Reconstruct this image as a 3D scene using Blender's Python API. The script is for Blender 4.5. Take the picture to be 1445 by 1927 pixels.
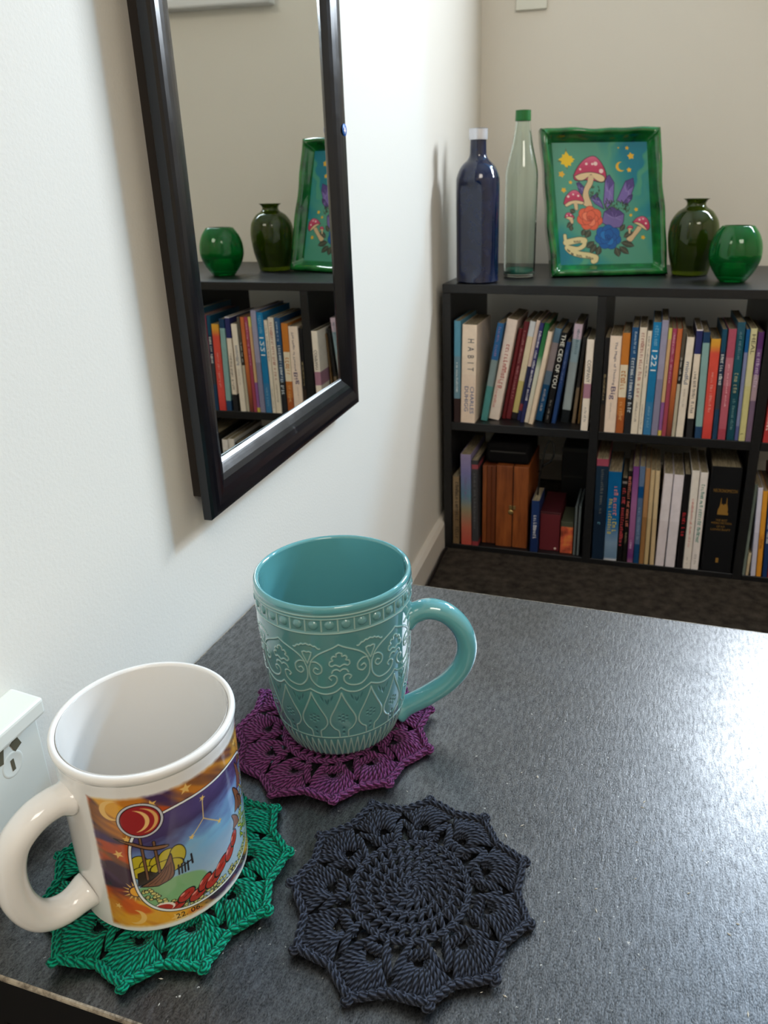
import bpy, bmesh, math, random
import numpy as np
from mathutils import Matrix, Vector

# ---------------------------------------------------------------- reset
for o in list(bpy.data.objects):
    bpy.data.objects.remove(o, do_unlink=True)
scene = bpy.context.scene
COL = scene.collection
rng = np.random.default_rng(7)
random.seed(7)

# ---------------------------------------------------------------- camera
W_, H_ = 1445, 1927
F_PX, PX, PY = 1436.32, 805.23, 900.92
YAW, PITCH, ROLL = 0.2466, -0.3654, -0.0166
CAM = Vector((0.2996, -0.0041, 0.3307))
cd = bpy.data.cameras.new('camera')
cam = bpy.data.objects.new('camera', cd)
COL.objects.link(cam)
fw = Vector((-math.sin(YAW) * math.cos(PITCH), math.cos(YAW) * math.cos(PITCH), math.sin(PITCH)))
rt = fw.cross(Vector((0, 0, 1))).normalized()
up = rt.cross(fw)
c_, s_ = math.cos(ROLL), math.sin(ROLL)
rt2 = c_ * rt + s_ * up
up2 = -s_ * rt + c_ * up
cam.matrix_world = Matrix(((rt2.x, up2.x, -fw.x, CAM.x), (rt2.y, up2.y, -fw.y, CAM.y),
                           (rt2.z, up2.z, -fw.z, CAM.z), (0, 0, 0, 1)))
cd.sensor_fit = 'VERTICAL'
cd.sensor_height = 24.0
cd.lens = F_PX / H_ * 24.0
cd.shift_x = -(PX - W_ / 2) / H_
cd.shift_y = (PY - H_ / 2) / H_
cd.clip_start = 0.01
cd.dof.use_dof = True
cd.dof.focus_distance = 0.40
cd.dof.aperture_fstop = 15.0
scene.camera = cam

# ---------------------------------------------------------------- light and exposure
FLOOR_Z, CEIL_Z = -0.3033, 2.05
RIGHT_X, BACK_Y = 2.6, -1.7
AB = -0.0372                      # bookcase and far wall are turned by this much
world = bpy.data.worlds.new('world')
scene.world = world
world.use_nodes = True
world.node_tree.nodes['Background'].inputs[0].default_value = (0.42, 0.68, 1.0, 1)
world.node_tree.nodes['Background'].inputs[1].default_value = 1.6


def area(name, loc, direction, sx, sy, power, col):
    l = bpy.data.lights.new(name, 'AREA')
    l.shape = 'RECTANGLE'
    l.size, l.size_y, l.energy, l.color = sx, sy, power, col
    o = bpy.data.objects.new(name, l)
    COL.objects.link(o)
    o.location = loc
    o.rotation_euler = Vector(direction).to_track_quat('-Z', 'Y').to_euler()
    return o


# hazy sun through the window in the far wall, just right of the picture, and the sky light of that window
SUN_DIR = Vector((1.0, 0.92, 0.98))
sl = bpy.data.lights.new('hazy_sun', 'SUN')
sl.energy, sl.angle, sl.color = 1.25, math.radians(5), (0.34, 0.66, 1.0)
so = bpy.data.objects.new('hazy_sun', sl)
COL.objects.link(so)
so.rotation_euler = SUN_DIR.to_track_quat('Z', 'Y').to_euler()
area('window_daylight_low', (0.93, 1.614, 0.86), (-0.0372, -1, 0.0), 0.56, 0.22, 30, (0.84, 0.92, 1.0))
area('window_daylight_high', (1.245, 1.605, 1.54), (-0.0372, -1, 0.0), 1.42, 0.80, 3.0, (0.20, 0.54, 1.0))
# warm fill light added behind the camera to brighten spines and mug fronts
area('fill_light', (1.2, -1.1, 1.95), (-0.1, 0.35, -1), 0.9, 0.9, 27, (1.0, 0.91, 0.80))
scene.view_settings.view_transform = 'Standard'
scene.view_settings.look = 'None'
scene.view_settings.exposure = 0.0
scene.view_settings.gamma = 1.0
scene.view_settings.use_curve_mapping = False


# ---------------------------------------------------------------- material helpers
def lin(c):
    c = np.asarray(c, float) / 255.0
    return np.where(c <= 0.04045, c / 12.92, ((c + 0.055) / 1.055) ** 2.4)


def L4(c):
    v = lin(c)
    return (float(v[0]), float(v[1]), float(v[2]), 1.0)


def mat(name, col=(128, 128, 128), rough=0.5, metal=0.0, spec=0.5, coat=0.0, trans=0.0, ior=1.45, sheen=0.0):
    m = bpy.data.materials.new(name)
    m.use_nodes = True
    b = m.node_tree.nodes['Principled BSDF']
    b.inputs['Base Color'].default_value = L4(col)
    b.inputs['Roughness'].default_value = rough
    b.inputs['Metallic'].default_value = metal
    b.inputs['Specular IOR Level'].default_value = spec
    b.inputs['Coat Weight'].default_value = coat
    b.inputs['Coat Roughness'].default_value = 0.03
    b.inputs['Transmission Weight'].default_value = trans
    b.inputs['IOR'].default_value = ior
    b.inputs['Sheen Weight'].default_value = sheen
    return m


def nd(m, t, **kw):
    n = m.node_tree.nodes.new(t)
    for k, v in kw.items():
        setattr(n, k, v)
    return n


def lk(m, a, b):
    m.node_tree.links.new(a, b)


def bsdf(m):
    return m.node_tree.nodes['Principled BSDF']


def noise(m, scale, detail=4, rough=0.5, coord='Object', vscale=None):
    tc = nd(m, 'ShaderNodeTexCoord')
    n = nd(m, 'ShaderNodeTexNoise')
    n.inputs['Scale'].default_value = scale
    n.inputs['Detail'].default_value = detail
    n.inputs['Roughness'].default_value = rough
    if vscale:
        mp = nd(m, 'ShaderNodeMapping')
        mp.inputs['Scale'].default_value = vscale
        lk(m, tc.outputs[coord], mp.inputs['Vector'])
        lk(m, mp.outputs['Vector'], n.inputs['Vector'])
    else:
        lk(m, tc.outputs[coord], n.inputs['Vector'])
    return n


def ramp(m, fac, stops, interp='LINEAR'):
    r = nd(m, 'ShaderNodeValToRGB')
    r.color_ramp.interpolation = interp
    el = r.color_ramp.elements
    while len(el) < len(stops):
        el.new(0.5)
    for e, (p, c) in zip(el, stops):
        e.position = p
        e.color = c if len(c) == 4 else L4(c)
    lk(m, fac, r.inputs['Fac'])
    return r


def bump(m, height, strength, dist):
    b = nd(m, 'ShaderNodeBump')
    b.inputs['Strength'].default_value = strength
    b.inputs['Distance'].default_value = dist
    lk(m, height, b.inputs['Height'])
    lk(m, b.outputs['Normal'], bsdf(m).inputs['Normal'])
    return b


def g(v):
    return (v, v, v, 1.0)


# ---------------------------------------------------------------- mesh helpers
def np_mesh(name, verts, faces, smooth=True):
    """faces: (n,k) int array or list of arrays with different k"""
    me = bpy.data.meshes.new(name)
    fl = faces if isinstance(faces, list) else [faces]
    fl = [np.asarray(f, np.int32) for f in fl if len(f)]
    verts = np.asarray(verts, np.float32)
    me.vertices.add(len(verts))
    me.vertices.foreach_set('co', verts.ravel())
    nl = sum(f.size for f in fl)
    me.loops.add(nl)
    me.loops.foreach_set('vertex_index', np.concatenate([f.ravel() for f in fl]))
    tot = np.concatenate([np.full(len(f), f.shape[1], np.int32) for f in fl])
    st = np.concatenate([[0], np.cumsum(tot)[:-1]]).astype(np.int32)
    me.polygons.add(len(tot))
    me.polygons.foreach_set('loop_start', st)
    me.polygons.foreach_set('loop_total', tot)
    me.polygons.foreach_set('use_smooth', np.full(len(tot), smooth, bool))
    me.update(calc_edges=True)
    me.validate()
    return me


def obj(name, me, m=None, parent=None, loc=None, rot=None, mats=None):
    o = bpy.data.objects.new(name, me)
    COL.objects.link(o)
    if mats:
        for mm in mats:
            me.materials.append(mm)
    elif m is not None and not me.materials:
        me.materials.append(m)
    if parent is not None:
        o.parent = parent
    if loc is not None:
        o.location = loc
    if rot is not None:
        o.rotation_euler = rot
    return o


def tag(o, label=None, cat=None, group=None, kind=None):
    if label: o['label'] = label
    if cat: o['category'] = cat
    if group: o['group'] = group
    if kind: o['kind'] = kind
    return o


def thing(name, label, cat, loc=(0, 0, 0), rot=(0, 0, 0), group=None):
    o = bpy.data.objects.new(name, None)
    o.empty_display_size = 0.02
    COL.objects.link(o)
    o.location = loc
    o.rotation_euler = rot
    return tag(o, label, cat, group)


def struct(name, me, m):
    return tag(obj(name, me, m), kind='structure')


def box_me(name, x0, y0, z0, x1, y1, z1, bev=0.0, seg=2):
    bm = bmesh.new()
    bmesh.ops.create_cube(bm, size=1.0)
    for v in bm.verts:
        v.co = Vector((x0 if v.co.x < 0 else x1, y0 if v.co.y < 0 else y1, z0 if v.co.z < 0 else z1))
    if bev > 0:
        bmesh.ops.bevel(bm, geom=bm.edges[:], offset=bev, segments=seg, affect='EDGES', profile=0.5)
    me = bpy.data.meshes.new(name)
    bm.to_mesh(me)
    bm.free()
    for p in me.polygons:
        p.use_smooth = False
    return me


def lathe_me(name, prof, seg=64, th0=0.0, cap_bottom=False, cap_top=False):
    prof = np.asarray(prof, float)
    n = len(prof)
    t = th0 + np.linspace(0, 2 * np.pi, seg, endpoint=False)
    V = np.stack([prof[:, 0][:, None] * np.cos(t), prof[:, 0][:, None] * np.sin(t),
                  np.repeat(prof[:, 1][:, None], seg, 1)], -1).reshape(-1, 3)
    i = np.arange(n - 1)[:, None] * seg
    j = np.arange(seg)[None]
    j2 = (j + 1) % seg
    F = np.stack([i + j, i + j2, i + seg + j2, i + seg + j], -1).reshape(-1, 4)
    fl = [F]
    if cap_bottom: fl.append(np.arange(seg)[::-1][None])
    if cap_top: fl.append(((n - 1) * seg + np.arange(seg))[None])
    return np_mesh(name, V, fl)


def smooth_prof(pts, n=60):
    """Catmull-Rom through profile points"""
    p = np.asarray(pts, float)
    P = np.vstack([2 * p[0] - p[1], p, 2 * p[-1] - p[-2]])
    out = []
    k = max(2, n // (len(p) - 1))
    for i in range(len(p) - 1):
        a, b, c, d = P[i:i + 4]
        for t in np.linspace(0, 1, k, endpoint=False):
            out.append(0.5 * ((2 * b) + (-a + c) * t + (2 * a - 5 * b + 4 * c - d) * t * t + (-a + 3 * b - 3 * c + d) * t ** 3))
    out.append(p[-1])
    return np.array(out)


class Tubes:
    """collects tubes into one mesh with a UV along (u) and around (v)"""

    def __init__(self):
        self.V, self.F, self.U, self.n, self.caps = [], [], [], 0, []

    def add(self, pts, r, sides=6, closed=False, refup=(0, 0, 1), sx=1.0):
        p = np.asarray(pts, float)
        m = len(p)
        if closed:
            tg = np.roll(p, -1, 0) - np.roll(p, 1, 0)
        else:
            tg = np.gradient(p, axis=0)
        tg /= np.linalg.norm(tg, axis=1)[:, None] + 1e-12
        a = np.cross(tg, np.asarray(refup, float))
        la = np.linalg.norm(a, axis=1)
        bad = la < 1e-3
        if bad.any():
            a[bad] = np.cross(tg[bad], (1, 0.3, 0))
        a /= np.linalg.norm(a, axis=1)[:, None]
        b = np.cross(a, tg)
        r = np.broadcast_to(np.asarray(r, float), (m,))
        t = np.linspace(0, 2 * np.pi, sides, endpoint=False)
        ring = p[:, None] + r[:, None, None] * (np.cos(t)[None, :, None] * a[:, None] * sx + np.sin(t)[None, :, None] * b[:, None])
        ln = np.concatenate([[0], np.cumsum(np.linalg.norm(np.diff(p, axis=0), axis=1))])
        self.V.append(ring.reshape(-1, 3))
        self.U.append(np.stack([np.repeat(ln, sides), np.tile(t / (2 * np.pi), m)], 1))
        mm = m if closed else m - 1
        i = np.arange(mm)[:, None] * sides
        i2 = ((np.arange(mm) + 1) % m)[:, None] * sides
        j = np.arange(sides)[None]
        j2 = (j + 1) % sides
        self.F.append(self.n + np.stack([i + j, i2 + j, i2 + j2, i + j2], -1).reshape(-1, 4))
        if not closed:
            self.caps.append(self.n + np.arange(sides)[None])
            self.caps.append(self.n + (m - 1) * sides + np.arange(sides)[::-1][None])
        self.n += m * sides

    def mesh(self, name, uv=False):
        V = np.concatenate(self.V)
        fl = [np.concatenate(self.F)]
        bys = {}
        for c in self.caps:
            bys.setdefault(c.shape[1], []).append(c)
        fl += [np.concatenate(v) for v in bys.values()]
        me = np_mesh(name, V, fl)
        if uv:
            U = np.concatenate(self.U).astype(np.float32)
            at = me.attributes.new('yarn', 'FLOAT2', 'POINT')
            at.data.foreach_set('vector', U.ravel())
        return me


def set_col(me, rgb):
    at = me.color_attributes.new('paint', 'FLOAT_COLOR', 'POINT')
    a = np.ones((len(me.vertices), 4), np.float32)
    a[:, :3] = rgb
    at.data.foreach_set('color', a.ravel())


def attr_mat(name, rough=0.3, coat=0.0, spec=0.5, attr='paint'):
    m = mat(name, (200, 200, 200), rough, coat=coat, spec=spec)
    a = nd(m, 'ShaderNodeAttribute')
    a.attribute_name = attr
    lk(m, a.outputs['Color'], bsdf(m).inputs['Base Color'])
    return m


_text_cache = {}


def text_me(txt, length, height):
    """flat lettering mesh in the XY plane, centred on the origin, scaled to length x height"""
    c = bpy.data.curves.new('lettering', 'FONT')
    c.body = txt
    c.align_x = 'CENTER'
    c.align_y = 'CENTER'
    c.resolution_u = 2
    o = bpy.data.objects.new('lettering', c)
    me = bpy.data.meshes.new_from_object(o)
    bpy.data.objects.remove(o)
    bpy.data.curves.remove(c)
    n = len(me.vertices)
    co = np.empty(n * 3, np.float32)
    me.vertices.foreach_get('co', co)
    co = co.reshape(-1, 3)
    lo, hi = co.min(0), co.max(0)
    co[:, :2] = (co[:, :2] - (lo + hi)[:2] / 2) / (hi - lo)[:2] * (length, height)
    me.vertices.foreach_set('co', co.ravel())
    me.update()
    return me


def glyph_me(length, height, seed, cell=0.0021):
    """a row of small letter-like strokes, for print too blurred to read"""
    r = random.Random(seed)
    V, F = [], []
    x = -length / 2
    while x < length / 2 - cell:
        w = cell * r.uniform(0.55, 1.0)
        if r.random() < 0.14:
            x += cell * 0.8
            continue
        hh = height * r.choice([0.7, 0.7, 1.0, 0.85])
        kind = r.randrange(4)
        rects = [(x, -height / 2, x + w * 0.3, -height / 2 + hh)]
        if kind != 1: rects.append((x + w * 0.3, -height / 2 + hh * 0.75, x + w, -height / 2 + hh))
        if kind in (0, 2): rects.append((x + w * 0.7, -height / 2, x + w, -height / 2 + hh * 0.75))
        if kind in (1, 2, 3): rects.append((x + w * 0.3, -height / 2, x + w * 0.75, -height / 2 + hh * 0.22))
        for a, b, c, d in rects:
            k = len(V)
            V += [(a, b, 0), (c, b, 0), (c, d, 0), (a, d, 0)]
            F.append((k, k + 1, k + 2, k + 3))
        x += cell * 1.12
    me = bpy.data.meshes.new('lettering')
    me.from_pydata(V, [], F)
    return me


# ---------------------------------------------------------------- raster painter (fills colour attributes on dense meshes)
def vnoise(X, Y, seed, octaves=4):
    r = np.random.default_rng(seed)
    out = np.zeros_like(X, float)
    amp, tot = 1.0, 0.0
    for k in range(octaves):
        T = r.random((64, 64))
        xi = np.floor(X).astype(int); yi = np.floor(Y).astype(int)
        fx = X - xi; fy = Y - yi
        fx = fx * fx * (3 - 2 * fx); fy = fy * fy * (3 - 2 * fy)
        a = T[xi % 64, yi % 64]; b = T[(xi + 1) % 64, yi % 64]
        c = T[xi % 64, (yi + 1) % 64]; d = T[(xi + 1) % 64, (yi + 1) % 64]
        out += amp * ((a * (1 - fx) + b * fx) * (1 - fy) + (c * (1 - fx) + d * fx) * fy)
        tot += amp; amp *= 0.5; X = X * 2.03 + 7.1; Y = Y * 2.03 + 3.7
    return out / tot


class Paint:
    def __init__(self, X, Y, px):
        self.X, self.Y, self.px = X, Y, px      # px: size of one grid step, used for soft edges
        self.C = np.ones(X.shape + (3,)) * 255.0

    def blend(self, a, col):
        a = np.clip(a, 0, 1)[..., None]
        self.C = self.C * (1 - a) + np.asarray(col, float) * a

    def sd(self, d, col, soft=None, alpha=1.0):
        s = soft or self.px
        self.blend(np.clip(0.5 - d / s, 0, 1) * alpha, col)

    def ell(self, cx, cy, rx, ry=None, rot=0.0):
        ry = ry or rx
        c, s = math.cos(rot), math.sin(rot)
        u = ((self.X - cx) * c + (self.Y - cy) * s) / rx
        v = (-(self.X - cx) * s + (self.Y - cy) * c) / ry
        return (np.sqrt(u * u + v * v) - 1) * min(rx, ry)

    def seg(self, pts, closed=False):
        p = np.asarray(pts, float)
        q = np.vstack([p, p[:1]]) if closed else p
        d = np.full(self.X.shape, 1e9)
        x0, y0, x1, y1 = q[:, 0].min(), q[:, 1].min(), q[:, 0].max(), q[:, 1].max()
        mg = 0.25 * max(x1 - x0, y1 - y0) + 8 * self.px
        M = (self.X > x0 - mg) & (self.X < x1 + mg) & (self.Y > y0 - mg) & (self.Y < y1 + mg)
        X, Y = self.X[M], self.Y[M]
        dd = np.full(X.shape, 1e9)
        for a, b in zip(q[:-1], q[1:]):
            ab = b - a
            t = np.clip(((X - a[0]) * ab[0] + (Y - a[1]) * ab[1]) / (ab @ ab + 1e-12), 0, 1)
            dd = np.minimum(dd, np.hypot(X - a[0] - t * ab[0], Y - a[1] - t * ab[1]))
        d[M] = dd
        return d

    def poly(self, pts):
        p = np.asarray(pts, float)
        d = self.seg(p, True)
        x0, y0 = p.min(0); x1, y1 = p.max(0)
        M = (self.X >= x0) & (self.X <= x1) & (self.Y >= y0) & (self.Y <= y1)
        X, Y = self.X[M], self.Y[M]
        ins = np.zeros(X.shape, bool)
        for (ax, ay), (bx, by) in zip(p, np.roll(p, -1, 0)):
            if ay == by: continue
            ins ^= ((ay > Y) != (by > Y)) & (X < (bx - ax) * (Y - ay) / (by - ay) + ax)
        s = np.ones(self.X.shape)
        s[M] = np.where(ins, -1, 1)
        return d * s

    def line(self, pts, w, col, closed=False, alpha=1.0):
        self.sd(self.seg(pts, closed) - w / 2, col, alpha=alpha)

    def fill(self, pts, col, outline=None, w=0.0, alpha=1.0):
        d = self.poly(pts)
        self.sd(d, col, alpha=alpha)
        if outline is not None:
            self.sd(np.abs(d) - w / 2, outline)
        return d

    def star(self, cx, cy, r, col, n=5, inner=0.42, rot=0.3):
        a = rot + np.arange(2 * n) * math.pi / n
        rr = np.where(np.arange(2 * n) % 2 == 0, r, r * inner)
        self.fill(np.stack([cx + rr * np.cos(a), cy + rr * np.sin(a)], 1), col)

    def moon(self, cx, cy, r, col, ang=0.0, off=0.45, r2=None):
        d = np.maximum(self.ell(cx, cy, r), -self.ell(cx + off * r * math.cos(ang), cy + off * r * math.sin(ang), r2 or r * 0.88))
        self.sd(d, col)

    def rgb(self):
        return lin(np.clip(self.C, 0, 255)).reshape(-1, 3)


def curve(pts, n=40):
    return smooth_prof(pts, n)


# ---------------------------------------------------------------- room
m_wall = mat('wall_paint', (225, 220, 209), 0.62, spec=0.3)
nn = noise(m_wall, 420, 3, 0.55)
bump(m_wall, nn.outputs['Fac'], 0.18, 0.001)
m_ceil = mat('ceiling_paint', (228, 226, 222), 0.8)
m_far_room = mat('warm_beige_paint', (232, 218, 196), 0.8)
m_skirt = mat('skirting_paint', (214, 206, 194), 0.4)
m_white = mat('white_gloss_paint', (225, 226, 226), 0.3)
m_carpet = mat('carpet', (58, 52, 46), 0.95, spec=0.1)
n1 = noise(m_carpet, 900, 3, 0.7)
n2 = noise(m_carpet, 60, 3, 0.6)
mx = nd(m_carpet, 'ShaderNodeMath', operation='MULTIPLY')
lk(m_carpet, n1.outputs['Fac'], mx.inputs[0]); lk(m_carpet, n2.outputs['Fac'], mx.inputs[1])
r = ramp(m_carpet, mx.outputs[0], [(0.08, (34, 31, 27)), (0.45, (104, 94, 84))])
lk(m_carpet, r.outputs['Color'], bsdf(m_carpet).inputs['Base Color'])
bump(m_carpet, n1.outputs['Fac'], 1.0, 0.004)

FARY = 1.674


def far_y(x):
    return FARY + math.tan(AB) * x


def slab(name, quad, thick_dir, m):
    """a quad given by 4 points, thickened along thick_dir"""
    q = [Vector(p) for p in quad]
    t = Vector(thick_dir)
    V = [tuple(p) for p in q] + [tuple(p + t) for p in q]
    F = [(0, 1, 2, 3), (7, 6, 5, 4), (0, 4, 5, 1), (1, 5, 6, 2), (2, 6, 7, 3), (3, 7, 4, 0)]
    me = bpy.data.meshes.new(name)
    me.from_pydata(V, [], F)
    return struct(name, me, m)


def wall_with_hole(name, org, ax, L, H, hole, thick, m):
    """wall panel: org corner, ax unit direction along, hole (a0,z0,a1,z1) relative; thick vector"""
    a0, z0, a1, z1 = hole
    xs, zs = [0, a0, a1, L], [0, z0, z1, H]
    org, ax, th = Vector(org), Vector(ax), Vector(thick)
    V, F = [], []

    def P(a, z, t):
        V.append(tuple(org + ax * a + Vector((0, 0, z)) + th * t))
        return len(V) - 1
    for i in range(3):
        for j in range(3):
            if i == 1 and j == 1: continue
            for t in (0, 1):
                k = [P(xs[i], zs[j], t), P(xs[i + 1], zs[j], t), P(xs[i + 1], zs[j + 1], t), P(xs[i], zs[j + 1], t)]
                F.append(k)
    for (pa, pb) in (((a0, z0), (a1, z0)), ((a1, z0), (a1, z1)), ((a1, z1), (a0, z1)), ((a0, z1), (a0, z0))):
        F.append([P(*pa, 0), P(*pb, 0), P(*pb, 1), P(*pa, 1)])
    me = bpy.data.meshes.new(name)
    me.from_pydata(V, [], F)
    return struct(name, me, m)


HT = CEIL_Z - FLOOR_Z
slab('floor', [(-0.1, BACK_Y - 0.1, FLOOR_Z), (RIGHT_X + 0.1, BACK_Y - 0.1, FLOOR_Z), (RIGHT_X + 0.1, 1.8, FLOOR_Z), (-0.1, 1.8, FLOOR_Z)], (0, 0, -0.05), m_carpet)
slab('ceiling', [(-0.1, BACK_Y - 0.1, CEIL_Z), (RIGHT_X + 0.1, BACK_Y - 0.1, CEIL_Z), (RIGHT_X + 0.1, 1.8, CEIL_Z), (-0.1, 1.8, CEIL_Z)], (0, 0, 0.05), m_ceil)
slab('wall_left', [(0, BACK_Y, FLOOR_Z), (0, FARY, FLOOR_Z), (0, FARY, CEIL_Z), (0, BACK_Y, CEIL_Z)], (-0.1, 0, 0), m_wall)
slab('wall_back', [(0, BACK_Y, FLOOR_Z), (RIGHT_X, BACK_Y, FLOOR_Z), (RIGHT_X, BACK_Y, CEIL_Z), (0, BACK_Y, CEIL_Z)], (0, -0.1, 0), m_far_room)
ef = Vector((math.cos(AB), math.sin(AB), 0))
nf = Vector((-math.sin(AB), math.cos(AB), 0))
wall_with_hole('wall_far', (0, FARY, FLOOR_Z), ef, RIGHT_X / math.cos(AB), HT, (0.49, 0.7 - FLOOR_Z, 2.03, 1.98 - FLOOR_Z), nf * 0.1, m_wall)
slab('wall_right', [(RIGHT_X, BACK_Y, FLOOR_Z), (RIGHT_X, far_y(RIGHT_X), FLOOR_Z), (RIGHT_X, far_y(RIGHT_X), CEIL_Z), (RIGHT_X, BACK_Y, CEIL_Z)], (0.1, 0, 0), m_far_room)


def window_unit(name, org, ax, inward, L, H):
    """painted frame, mullion, sill and a glass pane filling a wall opening"""
    org, ax, inn = Vector(org), Vector(ax), Vector(inward)
    rot = math.atan2(ax.y, ax.x)
    root = tag(bpy.data.objects.new(name, None), kind='structure')
    COL.objects.link(root)
    root.location = org
    root.rotation_euler = (0, 0, rot)
    s = 1 if (Vector((-ax.y, ax.x, 0)).dot(inn) > 0) else -1     # local +y * s points into the room
    w = 0.025
    for a, b, c, d in ((0, 0, w, H), (L - w, 0, L, H), (w, 0, L - w, w), (w, H - w, L - w, H)):
        y0, y1 = sorted((-s * 0.095, -s * 0.055))
        obj('window_frame', box_me('window_frame', a, y0, b, c, y1, d, 0.003), m_white, root)
    y0, y1 = sorted((-s * 0.05, s * 0.03))
    obj('window_sill', box_me('window_sill', -0.02, y0, -0.02, L + 0.03, y1, 0.0, 0.004), m_white, root)
    y0, y1 = sorted((-s * 0.078, -s * 0.074))
    obj('pane', box_me('pane', w, y0, w, L - w, y1, H - w), m_pane, root)
    return root


m_pane = mat('window_glass', (250, 252, 255), 0.0)
tr_ = nd(m_pane, 'ShaderNodeBsdfTransparent')
gl_ = nd(m_pane, 'ShaderNodeBsdfGlossy')
gl_.inputs['Roughness'].default_value = 0.0
ms_ = nd(m_pane, 'ShaderNodeMixShader')
ms_.inputs[0].default_value = 0.05
lk(m_pane, tr_.outputs[0], ms_.inputs[1]); lk(m_pane, gl_.outputs[0], ms_.inputs[2])
lk(m_pane, ms_.outputs[0], m_pane.node_tree.nodes['Material Output'].inputs['Surface'])
o_far = Vector((0, FARY, 0)) + ef * 0.49
window_unit('window_1', (o_far.x, o_far.y, 0.7), ef, -nf, 1.54, 1.28)

# skirting boards
me = np_mesh('baseboard_left', np.array([(x, y, z) for y in (BACK_Y, FARY - 0.001) for x, z in
             ((0, FLOOR_Z), (0.012, FLOOR_Z), (0.012, FLOOR_Z + 0.048), (0.007, FLOOR_Z + 0.055), (0, FLOOR_Z + 0.057))]),
             [np.array([(i, (i + 1) % 5, (i + 1) % 5 + 5, i + 5) for i in range(5)])], False)
struct('baseboard_left', me, m_skirt)
p0 = Vector((0.012, FARY - 0.001, 0)); p1 = p0 + ef * 2.2
me = np_mesh('baseboard_far', np.array([tuple(Vector((0.013, far_y(0.013), 0)) + ef * a - nf * t + Vector((0, 0, z))) for a in (0, 2.2) for t, z in
             ((0, FLOOR_Z), (0.012, FLOOR_Z), (0.012, FLOOR_Z + 0.048), (0.007, FLOOR_Z + 0.055), (0, FLOOR_Z + 0.057))]),
             [np.array([(i, (i + 1) % 5, (i + 1) % 5 + 5, i + 5) for i in range(5)])], False)
struct('baseboard_far', me, m_skirt)

# ---------------------------------------------------------------- table
T_AT = -0.0601
TX, TY, TD, TL = 0.0184, 0.5836, 0.3979, 0.58
m_table = mat('black_laminate', (24, 25, 28), 0.42, spec=1.0, coat=0.7)
bsdf(m_table).inputs['Coat Roughness'].default_value = 0.28
bsdf(m_table).inputs['Coat IOR'].default_value = 1.65
bsdf(m_table).inputs['IOR'].default_value = 1.6
fine = noise(m_table, 1500, 2, 0.6, vscale=(1.0, 0.55, 1))
grain = noise(m_table, 520, 4, 0.65, vscale=(1.0, 0.30, 1))
blot = noise(m_table, 22, 4, 0.55)
fleck = noise(m_table, 420, 2, 0.5)
scr = noise(m_table, 60, 2, 0.5, vscale=(3.5, 0.35, 1))
r = ramp(m_table, grain.outputs['Fac'], [(0.38, (5, 6, 7)), (0.56, (20, 21, 23)), (0.74, (54, 55, 58))])
rf = ramp(m_table, fleck.outputs['Fac'], [(0.735, g(0)), (0.775, g(1))])
mixf = nd(m_table, 'ShaderNodeMixRGB')
mixf.inputs[2].default_value = L4((170, 168, 160))
lk(m_table, rf.outputs['Color'], mixf.inputs[0]); lk(m_table, r.outputs['Color'], mixf.inputs[1])
lk(m_table, mixf.outputs[0], bsdf(m_table).inputs['Base Color'])
rr = ramp(m_table, blot.outputs['Fac'], [(0.3, g(0.26)), (0.7, g(0.38))])
rs_ = ramp(m_table, fine.outputs['Fac'], [(0.36, g(0.25)), (0.62, g(1.0))])
lk(m_table, rs_.outputs['Color'], bsdf(m_table).inputs['Specular IOR Level'])
rc_ = ramp(m_table, grain.outputs['Fac'], [(0.36, g(0.25)), (0.60, g(1.0))])
lk(m_table, rc_.outputs['Color'], bsdf(m_table).inputs['Coat Weight'])
ad = nd(m_table, 'ShaderNodeMath', operation='MULTIPLY_ADD')
lk(m_table, fine.outputs['Fac'], ad.inputs[0]); ad.inputs[1].default_value = 0.16
lk(m_table, rr.outputs['Color'], ad.inputs[2])
lk(m_table, ad.outputs[0], bsdf(m_table).inputs['Roughness'])
hs = nd(m_table, 'ShaderNodeMath', operation='MULTIPLY_ADD')
lk(m_table, grain.outputs['Fac'], hs.inputs[0]); hs.inputs[1].default_value = 2.6
lk(m_table, fine.outputs['Fac'], hs.inputs[2])
bump(m_table, hs.outputs[0], 0.7, 0.00014)
m_edge = mat('worn_chipboard_edge', (150, 140, 122), 0.8)
ne = noise(m_edge, 160, 4, 0.7)
r = ramp(m_edge, ne.outputs['Fac'], [(0.36, (92, 82, 70)), (0.60, (176, 164, 144))])
lk(m_edge, r.outputs['Color'], bsdf(m_edge).inputs['Base Color'])

table = thing('coffee_table', 'low black table with worn pale edges holding the mugs and coasters', 'table', (TX, TY, FLOOR_Z), (0, 0, T_AT))
zt = -FLOOR_Z
m_tside = mat('darkened_side_laminate', (13, 13, 14), 0.75, spec=0.15)  # side colour darkened to keep it in shade under the fill light
me = box_me('tabletop', 0.0012, -TD + 0.0012, zt - 0.034, TL - 0.0012, -0.0012, zt)
obj('tabletop', me, None, table, mats=[m_table, m_tside])
for pg in me.polygons:
    pg.material_index = 0 if pg.normal.z > 0.5 else 1
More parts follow.
